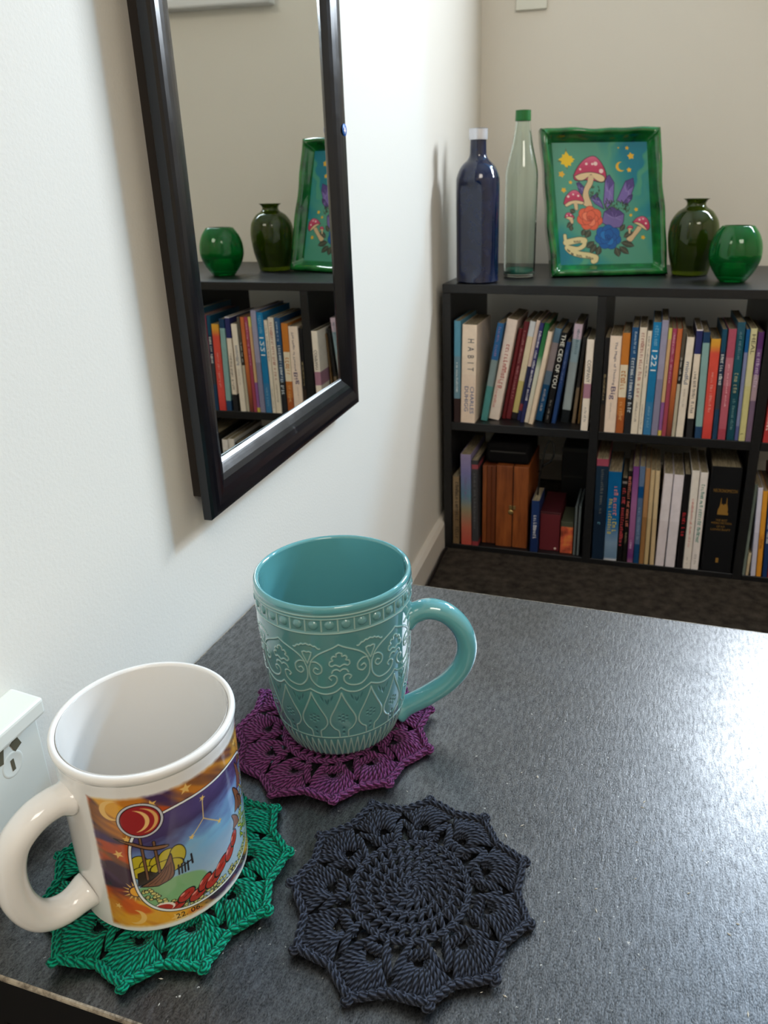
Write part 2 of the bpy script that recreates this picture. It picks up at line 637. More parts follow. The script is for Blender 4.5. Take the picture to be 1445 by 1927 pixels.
# worn strip along the upper edges, standing around the top
bm = bmesh.new()
outer = [(0, 0), (TL, 0), (TL, -TD), (0, -TD)]
inner = [(0.0012, -0.0012), (TL - 0.0012, -0.0012), (TL - 0.0012, -TD + 0.0012), (0.0012, -TD + 0.0012)]
vv = []
for (ox, oy), (ix, iy) in zip(outer, inner):
    vv.append([bm.verts.new((ix, iy, zt + 0.0001)), bm.verts.new((ox * 0.7 + ix * 0.3, oy * 0.7 + iy * 0.3, zt - 0.0001)), bm.verts.new((ox, oy, zt - 0.001)),
               bm.verts.new((ox, oy, zt - 0.0022)), bm.verts.new((ix, iy, zt - 0.0022))])
for i in range(4):
    a, b = vv[i], vv[(i + 1) % 4]
    for k in range(4):
        bm.faces.new((a[k], b[k], b[k + 1], a[k + 1]))
me = bpy.data.meshes.new('edge_strip'); bm.to_mesh(me); bm.free()
tag(obj('edge_strip', me, m_edge, table), 'worn pale chipped edge')
for lx in (0.004, TL - 0.044):
    for ly in (-0.044, -TD + 0.004):
        obj('leg', box_me('leg', lx, ly, 0, lx + 0.04, ly + 0.04, zt - 0.034, 0.0015), m_tside, table)
obj('apron', box_me('apron', 0.044, -TD + 0.012, zt - 0.07, TL - 0.044, -TD + 0.03, zt - 0.034), m_tside, table)
obj('apron', box_me('apron', 0.044, -0.03, zt - 0.07, TL - 0.044, -0.012, zt - 0.034), m_tside, table)


# ---------------------------------------------------------------- crochet coasters
def yarn_mat(name, c0, c1):
    m = mat(name, c0, 0.9, spec=0.15, sheen=0.05)
    a = nd(m, 'ShaderNodeAttribute'); a.attribute_name = 'yarn'
    sp = nd(m, 'ShaderNodeSeparateXYZ'); lk(m, a.outputs['Vector'], sp.inputs[0])
    k = nd(m, 'ShaderNodeMath', operation='MULTIPLY_ADD')
    lk(m, sp.outputs['X'], k.inputs[0]); k.inputs[1].default_value = 330.0
    k2 = nd(m, 'ShaderNodeMath', operation='MULTIPLY'); k2.inputs[1].default_value = 3.0
    lk(m, sp.outputs['Y'], k2.inputs[0]); lk(m, k2.outputs[0], k.inputs[2])
    pp = nd(m, 'ShaderNodeMath', operation='PINGPONG'); pp.inputs[1].default_value = 0.5
    lk(m, k.outputs[0], pp.inputs[0])
    r = ramp(m, pp.outputs[0], [(0.0, [x * 0.45 for x in c0]), (0.2, c0), (0.5, c1)])  # crease shade between plies and highlight on their crowns put into the colour
    lk(m, r.outputs['Color'], bsdf(m).inputs['Base Color'])
    bump(m, pp.outputs[0], 1.0, 0.0007)
    return m


def coaster_meshes(seed):
    rnd = np.random.default_rng(seed)
    N, D = 11, 2 * math.pi / 11
    yr = 0.00128

    def wob(th, rr):
        return 0.0011 * (rr / 0.055) ** 3 * (1 + math.sin(3 * th + seed) * 0.6 + math.sin(7 * th + 2 * seed) * 0.6)

    def pol(th, rr, z):
        return (rr * math.cos(th), rr * math.sin(th), z + wob(th, rr))

    def post(T, r0, t0, r1, t1, zb=0.0016, zh=0.0018, tw=1.0, rad=yr * 0.92, off=0.00105):
        n = 7
        t0 = t1 + (t0 - t1 + math.pi) % (2 * math.pi) - math.pi
        ph = rnd.uniform(0, 0.6)
        for s in (-1, 1):
            pts = []
            for i in range(n):
                f = i / (n - 1)
                rr = r0 + (r1 - r0) * f
                th = t0 + (t1 - t0) * f
                a = ph + tw * math.pi * f
                tang = s * off * math.cos(a)
                z = zb + zh * math.sin(math.pi * min(1, f * 0.9 + 0.12)) + s * off * 0.7 * math.sin(a)
                pts.append(pol(th + tang / max(rr, 0.004), rr, max(z, yr)))
            T.add(pts, rad)

    def vloop(T, p0, p1, side, z, lift=0.0009, rad=yr):
        """one leaf of a chain stitch from p0 to p1 (2d), bowed to a side"""
        p0, p1 = np.array(p0), np.array(p1)
        d = p1 - p0
        nrm = np.array([-d[1], d[0]]) / (np.linalg.norm(d) + 1e-9)
        pts = []
        for f in np.linspace(-0.15, 1.1, 7):
            q = p0 + d * f + nrm * side * 0.0009 * math.sin(math.pi * np.clip(f, 0, 1) * 0.9 + 0.15)
            th, rr = math.atan2(q[1], q[0]), np.hypot(*q)
            pts.append(pol(th, rr, z + lift * math.sin(math.pi * np.clip(f, 0, 1))))
        T.add(pts, rad)

    centre = Tubes()
    rounds = [(0.0010, 0.0078, 11), (0.0062, 0.0146, 17), (0.0128, 0.0214, 24), (0.0196, 0.0288, 32)]
    for (r0, r1, n) in rounds:
        o = rnd.uniform(0, 1)
        for i in range(n):
            t = (i + o) * 2 * math.pi / n + rnd.normal(0, 0.012)
            sl = -0.25 * 2 * math.pi / n
            post(centre, r0, t - sl * 0.5, r1, t + sl * 0.5, 0.0020, 0.0019 * rnd.uniform(0.85, 1.1), 0.8, rad=yr)
        n2 = n
        for i in range(n2):
            t = (i + o) * 2 * math.pi / n2; t2 = t + 2 * math.pi / n2
            for sd in (-1, 1):
                vloop(centre, (r1 * math.cos(t), r1 * math.sin(t)), (r1 * math.cos(t2), r1 * math.sin(t2)), sd, 0.0030, rad=yr * 0.9)
    # lattice between the disc and the shells
    lat = Tubes()
    for k in range(N):
        tv = (k + 0.5) * D
        for s in (-1, 1):
            post(lat, 0.0288, tv + s * 0.34 * D, 0.0455, tv + s * 0.016, 0.0018, 0.0022, 1.3)
        tc = k * D
        pts = []
        for f in np.linspace(-1, 1, 13):
            th = tc + f * 0.40 * D
            pts.append(pol(th, 0.0350 - 0.0012 * math.cos(f * math.pi / 2) + 0.0018 * f * f, 0.0024 + 0.0006 * math.sin(9 * f)))
        for o in (-0.0007, 0.0007):
            lat.add([(x * (1 + o / 0.035), y * (1 + o / 0.035), z + o * 0.5) for x, y, z in pts], yr)
        for j in range(6):
            th = tc + (j - 2.5) / 2.5 * 0.30 * D
            pp = []
            for a in np.linspace(0, 2 * math.pi, 8):
                pp.append(pol(th + 0.0005 * j % 2 + 0.02 * math.sin(a), 0.0349 + 0.0019 * math.cos(a), 0.0026 + 0.0014 * math.sin(a)))
            lat.add(pp, yr * 0.9)
    # one shell (fan of posts, scalloped chain edge, picot)
    shells = []
    for k in range(N):
        S = Tubes()
        tc = k * D
        dt = rnd.normal(0, 0.012)
        hc = np.array([0.0386 * math.cos(tc), 0.0386 * math.sin(tc)])
        tip = 0.0588 + rnd.normal(0, 0.0007)

        def edge(f):       # f 0..1 across the shell
            x = abs(f - 0.5) * 2
            return tc + dt * (1 - x) + (f - 0.5) * 0.985 * D, 0.0528 + (tip - 0.0532) * (1 - x) ** 1.25 + 0.0006 * math.sin(math.pi * f)
        for j in range(9):
            f = (j + 0.5) / 9
            th, rr = edge(f)
            phi = (f - 0.5) * math.radians(200)
            st = hc + 0.0040 * np.array([math.cos(tc + phi), math.sin(tc + phi)])
            post(S, np.hypot(*st), math.atan2(st[1], st[0]), rr - 0.0014, th, 0.0017, 0.0022 * rnd.uniform(0.85, 1.15), 1.1)
        ns = 8
        for j in range(ns):
            a, b = edge(j / ns), edge((j + 1) / ns)
            for sd in (-1, 1):
                vloop(S, (a[1] * math.cos(a[0]), a[1] * math.sin(a[0])), (b[1] * math.cos(b[0]), b[1] * math.sin(b[0])), sd, 0.0026, 0.0010)
            m0 = [pol(a[0], a[1] + 0.0003, 0.0013), pol((a[0] + b[0]) / 2, (a[1] + b[1]) / 2 + 0.0008, 0.0016), pol(b[0], b[1] + 0.0003, 0.0013)]
            S.add(m0, yr)
        th, rr = edge(0.5)
        lift = rnd.uniform(0.0, 0.0014)
        for q in (0, 1):
            pts = []
            for a in np.linspace(-0.4, 2 * math.pi * 0.95, 11):
                pts.append(pol(th + (0.0013 * math.sin(a) + (q - 0.5) * 0.0012) / rr, rr + 0.0014 - 0.0017 * math.cos(a), 0.0022 + lift + 0.0008 * math.sin(a + q)))
            S.add(pts, yr)
        shells.append(S)
    return centre.mesh('centre_disc', True), lat.mesh('lattice_ring', True), [s.mesh('shell', True) for s in shells]


def coaster(label, loc, rot, m, seed, scale=1.0):
    root = thing('crochet_coaster', label, 'coaster', loc, (0, 0, rot), 'crocheted coasters on the table')
    root.scale = (scale, scale, 1)
    a, b, sh = coaster_meshes(seed)
    obj('centre_disc', a, m, root)
    obj('lattice_ring', b, m, root)
    for s in sh:
        obj('shell', s, m, root)
    return root


m_yb = yarn_mat('black_yarn', (24, 27, 36), (66, 72, 86))
m_yp = yarn_mat('purple_yarn', (78, 34, 72), (130, 68, 120))
m_yg = yarn_mat('green_yarn', (0, 96, 76), (8, 160, 124))
coaster('black crocheted coaster lying empty at the front', (0.2189, 0.2669, 0), math.radians(-70), m_yb, 1)
coaster('purple crocheted coaster under the turquoise mug', (0.1385, 0.3725, 0), math.radians(-70), m_yp, 2, 1.06)
coaster('green crocheted coaster under the white picture mug', (0.0935, 0.2510, 0), math.radians(-77), m_yg, 3, 1.03)


# ---------------------------------------------------------------- turquoise mug
def polyline_field(X, Y, lines):
    d = np.full(X.shape, 1e9)
    for pl in lines:
        p = np.asarray(pl, float)
        x0, y0 = p.min(0) - 2.0; x1, y1 = p.max(0) + 2.0
        M = (X > x0) & (X < x1) & (Y > y0) & (Y < y1)
        if not M.any(): continue
        xm, ym, dm = X[M], Y[M], d[M]
        for a, b in zip(p[:-1], p[1:]):
            ab = b - a
            t = np.clip(((xm - a[0]) * ab[0] + (ym - a[1]) * ab[1]) / (ab @ ab + 1e-12), 0, 1)
            dm = np.minimum(dm, np.hypot(xm - a[0] - t * ab[0], ym - a[1] - t * ab[1]))
        d[M] = dm
    return d


def mug_relief(th_deg, z_mm):
    """relief height (0..1 line, negative recess) on grid; arches repeat every 45 deg, centred on -67.5"""
    K = 0.79                              # mm per degree
    tt = (th_deg + 67.5 + 22.5) % 45.0 - 22.5
    X = tt * K
    Y = z_mm
    hw = 22.5 * K                         # 17.8

    def arc(cx, cy, r, a0, a1, n=14):
        a = np.radians(np.linspace(a0, a1, n))
        return [(cx + r * math.cos(q), cy + r * math.sin(q)) for q in a]
    lines = []
    for s in (1, -1):
        mir = lambda pts: [(s * x, y) for x, y in pts]
        # ogee arch: point at top centre to the junction, then down and round to the lower cusp
        lines.append(mir(curve([(0, 93.9), (2.8, 92.2), (7, 90.2), (11.5, 87.6), (15.0, 84.0), (hw - 1.0, 79.6)], 40)))
        lines.append(mir(curve([(hw - 0.8, 79.5), (hw - 0.5, 75), (hw - 1.4, 70), (hw - 4.5, 66.0), (hw - 8.0, 64.9), (5.0, 66.0), (2.3, 68.8), (2.2, 72.2), (4.4, 73.4), (6.2, 71.8), (5.2, 70.2)], 60)))
        # outer lower scallop
        lines.append(mir(curve([(0, 64.4), (3.5, 61.6), (8.5, 60.2), (13, 61.0), (hw, 63.4)], 30)))
        # large spiral at the side
        lines.append(mir(curve([(hw - 1.6, 82.5), (hw - 5.0, 82.3), (hw - 7.6, 79.5), (hw - 7.4, 75.8), (hw - 4.8, 74.2), (hw - 2.9, 76.2), (hw - 4.0, 78.4), (hw - 5.6, 77.6)], 44)))
        # palmette
        lines.append(mir(curve([(0, 88.6), (1.5, 87.8), (1.6, 86.0), (3.3, 86.4), (4.2, 84.8), (3.6, 83.4), (5.2, 82.8), (5.6, 80.8), (4.4, 79.6), (2.4, 80.4), (0, 79.0)], 44)))
        lines.append(mir(curve([(0, 76.0), (1.6, 77.2), (3.6, 76.8), (4.6, 75.0)], 16)))
        # fan in the gap between arches
        lines.append(mir(curve([(hw, 94.6), (hw - 1.8, 93.8), (hw - 2.6, 94.2), (hw - 4.2, 93.0), (hw - 5.0, 93.2), (hw - 6.6, 91.6), (hw - 7.6, 91.6)], 26)))
        lines.append(mir([(hw, 81.4), (hw - 2.4, 87.2), (hw - 2.6, 88.8), (hw - 1.4, 89.4), (hw, 88.9)]))
    d = polyline_field(X, Y, lines)
    # band of drops (22.5 deg)
    t2 = (th_deg + 67.5 + 11.25) % 22.5 - 11.25
    X2 = t2 * 0.735
    ln2 = []
    for s in (1, -1):
        ln2.append([(s * x, y) for x, y in curve([(0, 60.6), (1.2, 56.5), (4.0, 49.5), (7.0, 42.5), (7.3, 37.6), (5.2, 33.6), (2.9, 31.4), (2.6, 26.0)], 36)])
    d = np.minimum(d, polyline_field(X2, Y, ln2))
    # small flowers and leaf nicks, pressed in
    dent = np.full(X.shape, 1e9)
    for k in range(6):
        a = k * math.pi / 3 + 0.5
        dent = np.minimum(dent, np.hypot((X2 - 2.4 * math.cos(a)) / 1.1, (Y - 41.5 - 2.6 * math.sin(a)) / 0.9) - 0.75)
    dent = np.minimum(dent, np.hypot(X2, Y - 41.5) - 0.8)
    for yy in (33.4, 30.0):
        dent = np.minimum(dent, np.hypot(X2, (Y - yy) / 1.2) - 0.85)
    for s in (1, -1):
        for x0, y0, a in ((7.8, 54, 0.25), (5.6, 56.5, 0.3), (9.8, 56.5, 0.2)):
            xx = X2 - s * x0; yy = Y - y0
            dent = np.minimum(dent, np.hypot((xx * math.cos(a * s) + yy * math.sin(a * s)) / 0.5, yy / 2.2) * 0.6 - 0.55)
    # zigzag lancets at the foot (64 of them)
    t3 = (th_deg + 67.5 + 2.8125) % 5.625 - 2.8125
    X3 = t3 * 0.665
    ln3 = []
    for s in (1, -1):
        ln3.append([(s * x, y) for x, y in curve([(0, 24.0), (0.75, 18.5), (1.45, 12.0), (1.87, 6.5)], 14)])
    d = np.minimum(d, polyline_field(X3, Y, ln3))
    # rings
    for zz in (26.0, 101.4, 112.4):
        d = np.minimum(d, np.abs(Y - zz))
    d = np.minimum(d, np.abs(Y - 110.4) + 0.1)
    # bead band: 32 cells
    t4 = (th_deg + 67.5 + 5.0 + 5.625) % 11.25 - 5.625
    X4 = t4 * 0.81
    inb = (Y > 102.4) & (Y < 110.4)
    d = np.minimum(d, np.where(inb, np.abs(np.abs(X4) - 4.55), 1e9))
    bead = np.clip(1 - (np.hypot(X4, Y - 106.6) / 2.6) ** 2, 0, 1) ** 0.5
    line = np.exp(-(d / 0.48) ** 2)
    dn = np.clip(0.5 - dent / 0.5, 0, 1)
    return line, dn, bead


def stretch_theta(lo, hi, fine, coarse):
    a = np.arange(lo, hi, fine)
    b = np.linspace(hi, lo + 360, max(8, int((lo + 360 - hi) / coarse)), endpoint=False)
    return np.concatenate([a, b])


def grid_ring(th, rows_r, rows_z):
    """closed grid: R (rows x cols) radii, Z rows"""
    n, m = rows_r.shape
    V = np.stack([rows_r * np.cos(th), rows_r * np.sin(th), rows_z], -1).reshape(-1, 3)
    i = np.arange(n - 1)[:, None] * m
    j = np.arange(m)[None]
    j2 = (j + 1) % m
    F = np.stack([i + j, i + j2, i + m + j2, i + m + j], -1).reshape(-1, 4)
    return V, F


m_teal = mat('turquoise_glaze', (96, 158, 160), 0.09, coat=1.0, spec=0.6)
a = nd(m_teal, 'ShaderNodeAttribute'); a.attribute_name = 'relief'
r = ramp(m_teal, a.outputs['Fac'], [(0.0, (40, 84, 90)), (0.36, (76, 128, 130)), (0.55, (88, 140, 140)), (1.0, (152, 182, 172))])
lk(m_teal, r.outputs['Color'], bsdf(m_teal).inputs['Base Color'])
m_teal_in = mat('turquoise_glaze_plain', (92, 158, 162), 0.09, coat=1.0)

MUGT = (0.1433, 0.3786, 0.0)
mt = thing('turquoise_mug', 'tall turquoise ceramic mug with raised pattern on purple coaster', 'mug', (MUGT[0], MUGT[1], 0.0058))
Z0 = 0.0058
prof_t = np.array([(.0062, .0322), (.0085, .0345), (.012, .0362), (.022, .0396), (.035, .0421), (.05, .0440), (.066, .0453), (.09, .0466), (.105, .0470), (.1125, .0470), (.1150, .0470)])
zs = np.concatenate([np.linspace(0.0062, 0.1142, 372)])
rz = np.interp(zs, smooth_prof(prof_t, 100)[:, 0], smooth_prof(prof_t, 100)[:, 1])
th = stretch_theta(-150, 40, 0.33, 1.4)
TH, ZZ = np.meshgrid(th, zs)
line, dn, bead = mug_relief(TH, ZZ * 1000)
R_ = np.repeat(rz[:, None], len(th), 1) + 0.00042 * line - 0.00040 * dn + 0.0011 * bead
band = (ZZ > 0.1024) & (ZZ < 0.1104)
R_ = R_ - 0.0003 * band
V, F = grid_ring(np.radians(TH), R_, ZZ - Z0)
me = np_mesh('body', V, F)
at = me.attributes.new('relief', 'FLOAT', 'POINT')
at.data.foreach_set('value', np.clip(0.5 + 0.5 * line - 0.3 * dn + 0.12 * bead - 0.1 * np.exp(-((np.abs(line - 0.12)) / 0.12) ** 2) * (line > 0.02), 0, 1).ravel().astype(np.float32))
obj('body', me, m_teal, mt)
# rim, inside and foot as one lathe
pr = [(.0470, .1142), (.0472, .1155), (.0469, .1171), (.0460, .1180), (.0448, .1177), (.0440, .1165), (.0438, .1140), (.0434, .09), (.0424, .066), (.0408, .045), (.0385, .03), (.034, .0165), (.026, .0125), (.0001, .0118)]
pr = smooth_prof([(r_, z_ - Z0) for r_, z_ in pr], 130)
obj('rim_and_inside', lathe_me('rim_and_inside', pr, 160), m_teal_in, mt)
obj('foot', lathe_me('foot', smooth_prof([(0.0001, 0.0012), (.028, .0012), (.0296, 0.0), (.0312, .0), (.0322, .0005)], 24), 96), m_teal_in, mt)


def handle(pts, r0, phi, wide, ends, m, parent, z_off, n=60):
    p = smooth_prof(pts, n)
    e = np.array([math.cos(phi), math.sin(phi)])
    P3 = np.stack([p[:, 0] * e[0], p[:, 0] * e[1], p[:, 1] - z_off], 1)
    f = np.linspace(0, 1, len(p))
    flare = 1 + ends * (np.exp(-(f / 0.05) ** 2) + np.exp(-((1 - f) / 0.05) ** 2))
    T = Tubes()
    T.add(P3, r0 * flare, sides=20, refup=(-e[1], e[0], 0))
    # flatten: widen across the handle plane
    V = T.V[0]
    nrm = np.array([-e[1], e[0], 0])
    V += (V @ nrm)[:, None] * nrm * (wide - 1)
    return obj('handle', T.mesh('handle'), m, parent)


handle([(.0430, .0830), (.0500, .0868), (.0580, .0888), (.0680, .0855), (.0770, .0755), (.0808, .0620), (.0780, .0480), (.0690, .0355), (.0560, .0255), (.0440, .0185), (.0365, .0145)],
       0.0064, math.radians(14), 1.12, 0.35, m_teal_in, mt, Z0)

# ---------------------------------------------------------------- white picture mug
MUGW = (0.0928, 0.2528, 0.0)
mw = thing('picture_mug', 'white ceramic mug printed with moons, stars and a ship, on green coaster', 'mug', (MUGW[0], MUGW[1], 0.0056), (0.022, 0.030, 0))
m_print = attr_mat('printed_white_glaze', 0.12, coat=0.4)
m_wglaze = mat('white_glaze', (232, 229, 224), 0.1, coat=0.4)
zs = np.linspace(0.0085, 0.0960, 352)
th = stretch_theta(-135, 62, 0.30, 1.6)
TH, ZZ = np.meshgrid(th, zs)
rw = 0.0405 + 0.0004 * np.exp(-((zs - 0.096) / 0.004) ** 2)
X = TH * 0.707
Yz = ZZ * 1000
p = Paint(X, Yz, 0.22)
p.C[:] = (234, 231, 226)
D2 = 0.707
# background clouds of orange, yellow and purple
n1 = vnoise(X * 0.036 + Yz * 0.03 + 5, Yz * 0.055 + X * 0.03, 3, 4)
n2 = vnoise(X * 0.045 + Yz * 0.03 + 31, Yz * 0.05 + X * 0.02 + 9, 8, 4)
bg = np.zeros(p.C.shape)
w = np.clip((n1 - 0.40) / 0.16, 0, 1)[..., None]
bg = np.array([66, 46, 62]) * (1 - w) + np.array([196, 122, 44]) * w
w2 = np.clip((n2 - 0.56) / 0.12, 0, 1)[..., None]
bg = bg * (1 - w2) + np.array([222, 160, 52]) * w2
w3 = np.clip((0.42 - n2) / 0.12, 0, 1)[..., None]
bg = bg * (1 - w3) + np.array([74, 52, 88]) * w3
w4 = np.clip((vnoise(X * 0.06 + Yz * 0.05, Yz * 0.09, 21, 3) - 0.60) / 0.1, 0, 1)[..., None] * 0.8
bg = bg * (1 - w4) + np.array([206, 84, 34]) * w4
e_ = np.minimum(np.minimum((Yz - 10.0) / 2.4, (90.0 - Yz) / 2.2), np.minimum((X + 96 * D2) / 1.5, (222 * D2 - X) / 1.5))
e_ = e_ + (vnoise(X * 0.4, Yz * 0.4, 4, 2) - 0.5) * 0.35
p.C = p.C * (1 - np.clip(e_, 0, 1)[..., None]) + bg * np.clip(e_, 0, 1)[..., None]
GOLD, BLK, WHT = (232, 186, 104), (28, 22, 24), (236, 236, 232)
for (t, z, r_) in ((-81, 57, 2.6), (-56, 84, 2.6), (-75, 79, 2.0), (-88, 24, 1.9), (-52, 13.5, 2.9), (-62, 23, 3.2), (14, 84, 2.2), (20, 83.5, 2.0), (-35, 85.5, 3.0), (-74, 66, 2.2), (35, 80, 3)):
    p.star(t * D2, z, r_, GOLD, rot=t)
p.moon(-80 * D2, 82.5, 5.6, GOLD, 0.0, 0.35, 4.9)
p.moon(-77 * D2, 17.5, 4.6, GOLD, math.pi * 0.9, 0.45, 4.2)
p.moon(30 * D2, 16.5, 4.2, GOLD, math.pi, 0.4, 3.8)
sx, sz = -74.0 * D2, 34.0
for k in range(14):
    a_ = k * 2 * math.pi / 14
    p.fill([(sx + 3.6 * math.cos(a_ - .13), sz + 3.6 * math.sin(a_ - .13)), (sx + 6.6 * math.cos(a_), sz + 6.6 * math.sin(a_)), (sx + 3.6 * math.cos(a_ + .13), sz + 3.6 * math.sin(a_ + .13))], GOLD)
p.sd(p.ell(sx, sz, 2.9), (236, 170, 60))
# picture window (rounded superellipse)
cx, cz, ax_, az_ = -20.5 * D2, 47.6, 52.5 * D2, 30.9


def sup(grow):
    u = np.abs((X - cx) / (ax_ + grow)); v = np.abs((Yz - cz) / (az_ + grow))
    return ((u ** 3.1 + v ** 3.1) ** (1 / 3.1) - 1) * az_


p.sd(sup(1.7), BLK); p.sd(sup(1.35), WHT); p.sd(sup(0.25), BLK)
ins = np.clip(0.5 - sup(0.0) / 0.25, 0, 1)
sky_t = np.clip((Yz + 0.16 * (X - cx) * -1.0 - 30) / 48, 0, 1)
sky_t = np.clip(sky_t + (vnoise(X * 0.08, Yz * 0.16 - X * 0.03, 12, 3) - 0.5) * 0.35, 0, 1)
stops = np.array([0, 0.25, 0.45, 0.62, 0.8, 1.0])
cols = np.array([(166, 184, 200), (142, 174, 200), (126, 176, 208), (104, 128, 176), (70, 58, 98), (84, 70, 118)], float)
sky = np.stack([np.interp(sky_t, stops, cols[:, k]) for k in range(3)], -1)
inside = Paint(X, Yz, 0.22); inside.C = sky
q = inside
q.sd(q.ell(-50 * D2, 29, 15.5, 9.5), (128, 172, 120), soft=0.8)
q.sd(q.ell(-60 * D2, 30, 12, 8), (128, 172, 120), soft=0.8)
for (t, z, rx, ry) in ((-69, 50, 4.2, 5.5), (-63, 48, 4.5, 5), (-57, 49, 4.2, 5), (-51, 50.5, 4.6, 5.6), (-45.5, 51, 3.4, 5.4), (-66, 45, 6, 4), (-53, 46, 7, 4)):
    d_ = q.ell(t * D2, z, rx, ry)
    q.sd(d_ - 0.35, BLK); q.sd(d_, (188, 172, 44))
q.fill([(-72 * D2, 37.5), (-71 * D2, 45), (-66 * D2, 46.5), (-60 * D2, 44), (-57 * D2, 45.5), (-52 * D2, 40)], (56, 48, 40), BLK, 0.4)
hull = curve([(-71 * D2, 36.8), (-63 * D2, 40.5), (-55 * D2, 46.0), (-50 * D2, 53.0), (-49.2 * D2, 48), (-49 * D2, 43), (-51 * D2, 38.6), (-60 * D2, 35.8)], 50)
q.fill(hull, (124, 84, 60), BLK, 0.5)
for k in range(4):
    q.line(curve([((-66 + 4 * k) * D2, 37.2 + 0.1 * k), ((-59 + 2.6 * k) * D2, 41 + k * 0.4), ((-53.5 + k) * D2, 46 + k * 0.6)], 12), 0.28, (58, 36, 28))
for t, z1, z2 in ((-65.5, 41, 67), (-57.8, 44, 62.5)):
    q.line([(t * D2, z1), ((t - 0.6) * D2, z2)], 1.5, BLK); q.line([(t * D2, z1), ((t - 0.6) * D2, z2)], 0.9, (122, 88, 64))
q.fill(curve([(-66.6 * D2, 67), (-66 * D2, 69.4), (-63.6 * D2, 69.2), (-62.6 * D2, 67.6), (-64 * D2, 66.5)], 16), (178, 52, 48), BLK, 0.3)
for t in (-44.5, -42.5, -46.5, -40.5):
    q.line([(t * D2, 39), ((t + 0.3) * D2, 43 + (t % 2))], 0.8, BLK)
q.line([(-47 * D2, 42.5), (-37.5 * D2, 44.2)], 0.8, BLK); q.line([(-37.2 * D2, 42), (-37.4 * D2, 47.5)], 0.9, BLK)
# constellation
cc = (214, 184, 120)
for a_, b_ in (((-25, 78.0 - 3), (-26, 63.5)), ((-26, 63.5), (-35.5, 57)), ((-26, 63.5), (-14, 52.5 + 2))):
    q.line([(a_[0] * D2, a_[1]), (b_[0] * D2, b_[1])], 0.5, cc)
for t, z in ((-25, 75), (-35.5, 57), (-14, 54.5)):
    q.star(t * D2, z, 1.7, (228, 190, 110), rot=1.2)
# pebbles, red rocks, plants and brown leaves along the rim
rr_ = random.Random(5)
for k in range(150):
    a_ = math.radians(rr_.uniform(205, 335)); f_ = rr_.uniform(0.86, 1.0)
    u, v = math.cos(a_), math.sin(a_)
    s_ = (abs(u) ** 3.1 + abs(v) ** 3.1) ** (-1 / 3.1) * f_
    d_ = q.ell(cx + ax_ * u * s_, cz + az_ * v * s_, rr_.uniform(0.7, 1.1), rr_.uniform(0.5, 0.9))
    q.sd(d_ - 0.25, BLK); q.sd(d_, (206, 196, 120))
for t, z, rx, ry, ro in ((-51, 20.5, 4, 2.4, 0.3), (-44, 24.5, 4.4, 2.6, 0.6), (-36, 22, 5, 2.8, 0.5), (-31, 26, 4.6, 2.4, 0.9), (-24, 24.5, 5.4, 3.2, 0.6), (-17, 28, 5.4, 2.8, 0.8), (-8, 30.5, 4.6, 2.8, 1.0), (-2, 35, 4, 2.4, 1.2)):
    d_ = q.ell(t * D2, z, rx, ry, ro)
    q.sd(d_ - 0.4, BLK); q.sd(d_, (176, 48, 40)); q.line([((t - 2) * D2, z - 1), ((t + 2) * D2, z + 1)], 0.35, (84, 20, 22))
    q.sd(q.ell(t * D2 - rx * 0.4, z + ry * 0.5, rx * 0.3, ry * 0.2, ro), (226, 140, 126))
q.sd(q.ell(-58 * D2, 22, 4.4, 2.6, -0.2), (236, 226, 214)); q.sd(q.ell(-58.6 * D2, 21.4, 3.8, 2.2, -0.2), (176, 52, 44))
for k in range(60):
    z = rr_.uniform(30, 72); t = 12 + (z - 30) * 0.3 + rr_.uniform(-5, 9)
    a_ = rr_.uniform(0, 6.28); L_ = rr_.uniform(2, 4)
    q.line([(t * D2, z), (t * D2 + L_ * math.cos(a_), z + L_ * math.sin(a_))], 1.5, BLK)
    q.line([(t * D2, z), (t * D2 + L_ * math.cos(a_), z + L_ * math.sin(a_))], 0.9, rr_.choice([(188, 196, 50), (150, 164, 40), (204, 208, 80)]))
for t, z, h_, w_ in ((3, 40, 9, 3.4), (9, 48, 15, 4.2), (15, 58, 16, 3.4), (19, 70, 10, 2.6), (13, 46, 9, 3.0)):
    q.fill(curve([(t * D2 - w_, z), (t * D2 - w_ * 0.6, z + h_ * 0.45), (t * D2 - w_ * 0.9, z + h_), (t * D2 + w_ * 0.5, z + h_ * 0.5), (t * D2 + w_, z - h_ * 0.1)], 24), (132, 84, 60), BLK, 0.5)
p.C = p.C * (1 - ins[..., None]) + q.C * ins[..., None]
# yard of the ship crosses the border
p.fill(curve([(-82 * D2, 66.5), (-78 * D2, 64.5), (-70 * D2, 61.5), (-60 * D2, 58.0), (-52 * D2, 57.5), (-50 * D2, 58.6), (-54 * D2, 59.6), (-62 * D2, 60.5), (-70 * D2, 63.6)], 40), (140, 100, 70), BLK, 0.5)
